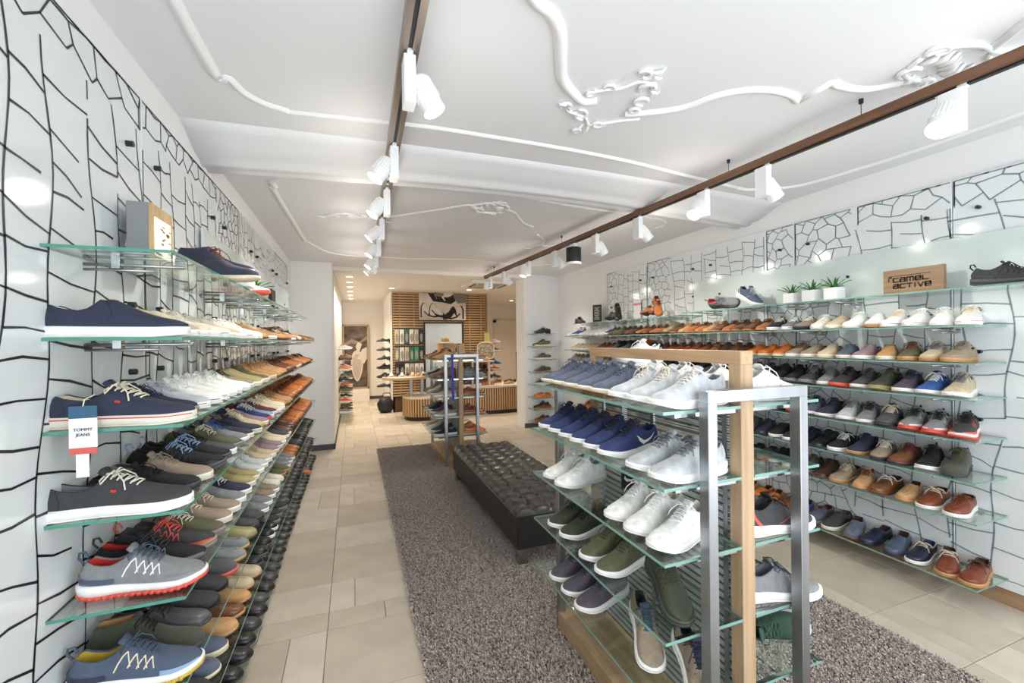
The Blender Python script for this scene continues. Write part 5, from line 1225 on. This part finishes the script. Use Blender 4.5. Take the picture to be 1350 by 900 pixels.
obj('body', MB().prism([(a, b+.19) for a, b in el(.20, .19, 24, .6)], -.06, .06, lambda a, b, c: (a, c, b)), mat('marbled_fabric', (92, 84, 76), .7, col2=(206, 192, 172), nscale=18), hb)
obj('trim', MB().tube([(a, -.06, b+.19) for a, b in el(.20, .19, 24, .6)], .012, 6, closed=True), mat('cream_trim', (222, 208, 184), .6), hb)
wsf = thing('slat_wall_shelf', 'dark board on the slat screen carrying bags and shoes', 'shelf', (2.65, 9.42, 1.10)); obj('board', MB().box((-.3, -.2, 0), (.32, .2, .029)), stud_m, wsf)
wsf = thing('slat_wall_shelf', 'lower dark board on the slat screen with grey shoes', 'shelf', (2.65, 9.42, .86)); obj('board', MB().box((-.3, -.2, 0), (.32, .2, .029)), stud_m, wsf)
for i in range(3):
    shoe(['slip:slate/white', 'runner:charcoal/white', 'runner:navy/white'][i], (2.45+.12*i, 9.4, 1.129), radians(-95), f"{['slate blue', 'charcoal', 'navy'][i]} shoe on the dark slat-screen board", 'shoes on the slat screen boards', full=False, scale=.9)
    shoe(['runner:grey/white', 'slip:lightgrey/white', 'trail:charcoal/grey'][i], (2.5+.17*i, 9.4, .889), radians(-95), f"{['grey', 'light grey', 'charcoal'][i]} shoe on the lower slat-screen board", 'shoes on the slat screen boards', full=False, scale=.9)
# children's column by the corridor
kk = [('slip:pink/white', 1.50), ('runner:olive/white', 1.30), ('boot:blue/navy', 1.0), ('slip:coral/white', .86), ('dress:charcoal/black', .68)]
for i, (sp, z) in enumerate(kk):
    c = thing('corridor_shelf', f'small glass shelf at the slat wall corner, {ordn(i+1)} from the top', 'shelf', (2.99, 9.66, z-TH), group='small shelves at the corridor corner'); mb = MB(); glass_slab(mb, (0, -.16, 0), (.30, .16, TH)); obj('glass_board', mb, [glass_m, redge_m], c); obj('bracket_rod', MB().cyl((-.01, .1, -.01), (.25, .1, -.01), .005, 6), steel_m, c)
    shoe(sp, (3.15, 9.62, z), radians(-8), f"{cname(sp.split(':')[1].split('/')[0])} {NAME[sp.split(':')[0]][1]} on the corner shelf, {ordn(i+1)} from the top", 'shoes at the corridor corner', full=False, scale=.95)
tag(obj('paper_bag', MB().bbox((-.06, -.04, 0), (.06, .04, .2), .006), mat('yellow_green', (196, 190, 110), .6), loc=(2.92, 9.50, 1.53)), 'yellow-green paper bag at the slat screen corner', 'bag')
tag(obj('bag_board', MB().box((-.08, -.06, -.02), (.08, .15, 0)), top_m, loc=(2.92, 9.50, 1.53)), 'small pale board under the yellow-green paper bag', 'shelf')
rl = thing('stair_railing', 'dark metal railing in the corridor beside the white pillar', 'railing', (3.72, 9.6, 0))
obj('post', MB().box((-.03, -.03, 0), (.03, .03, 1.15)), stud_m, rl); obj('post', MB().box((.62, -.03, 0), (.68, .03, 1.15)), stud_m, rl); obj('handrail', MB().box((-.03, -.04, 1.15), (.7, .04, 1.27)), stud_m, rl)
for i in range(4): obj('baluster', MB().box((.10+i*.13, -.008, .1), (.115+i*.13, .008, 1.15)), stud_m, rl)
print('shoes', nshoes, 'objects', len(bpy.data.objects))
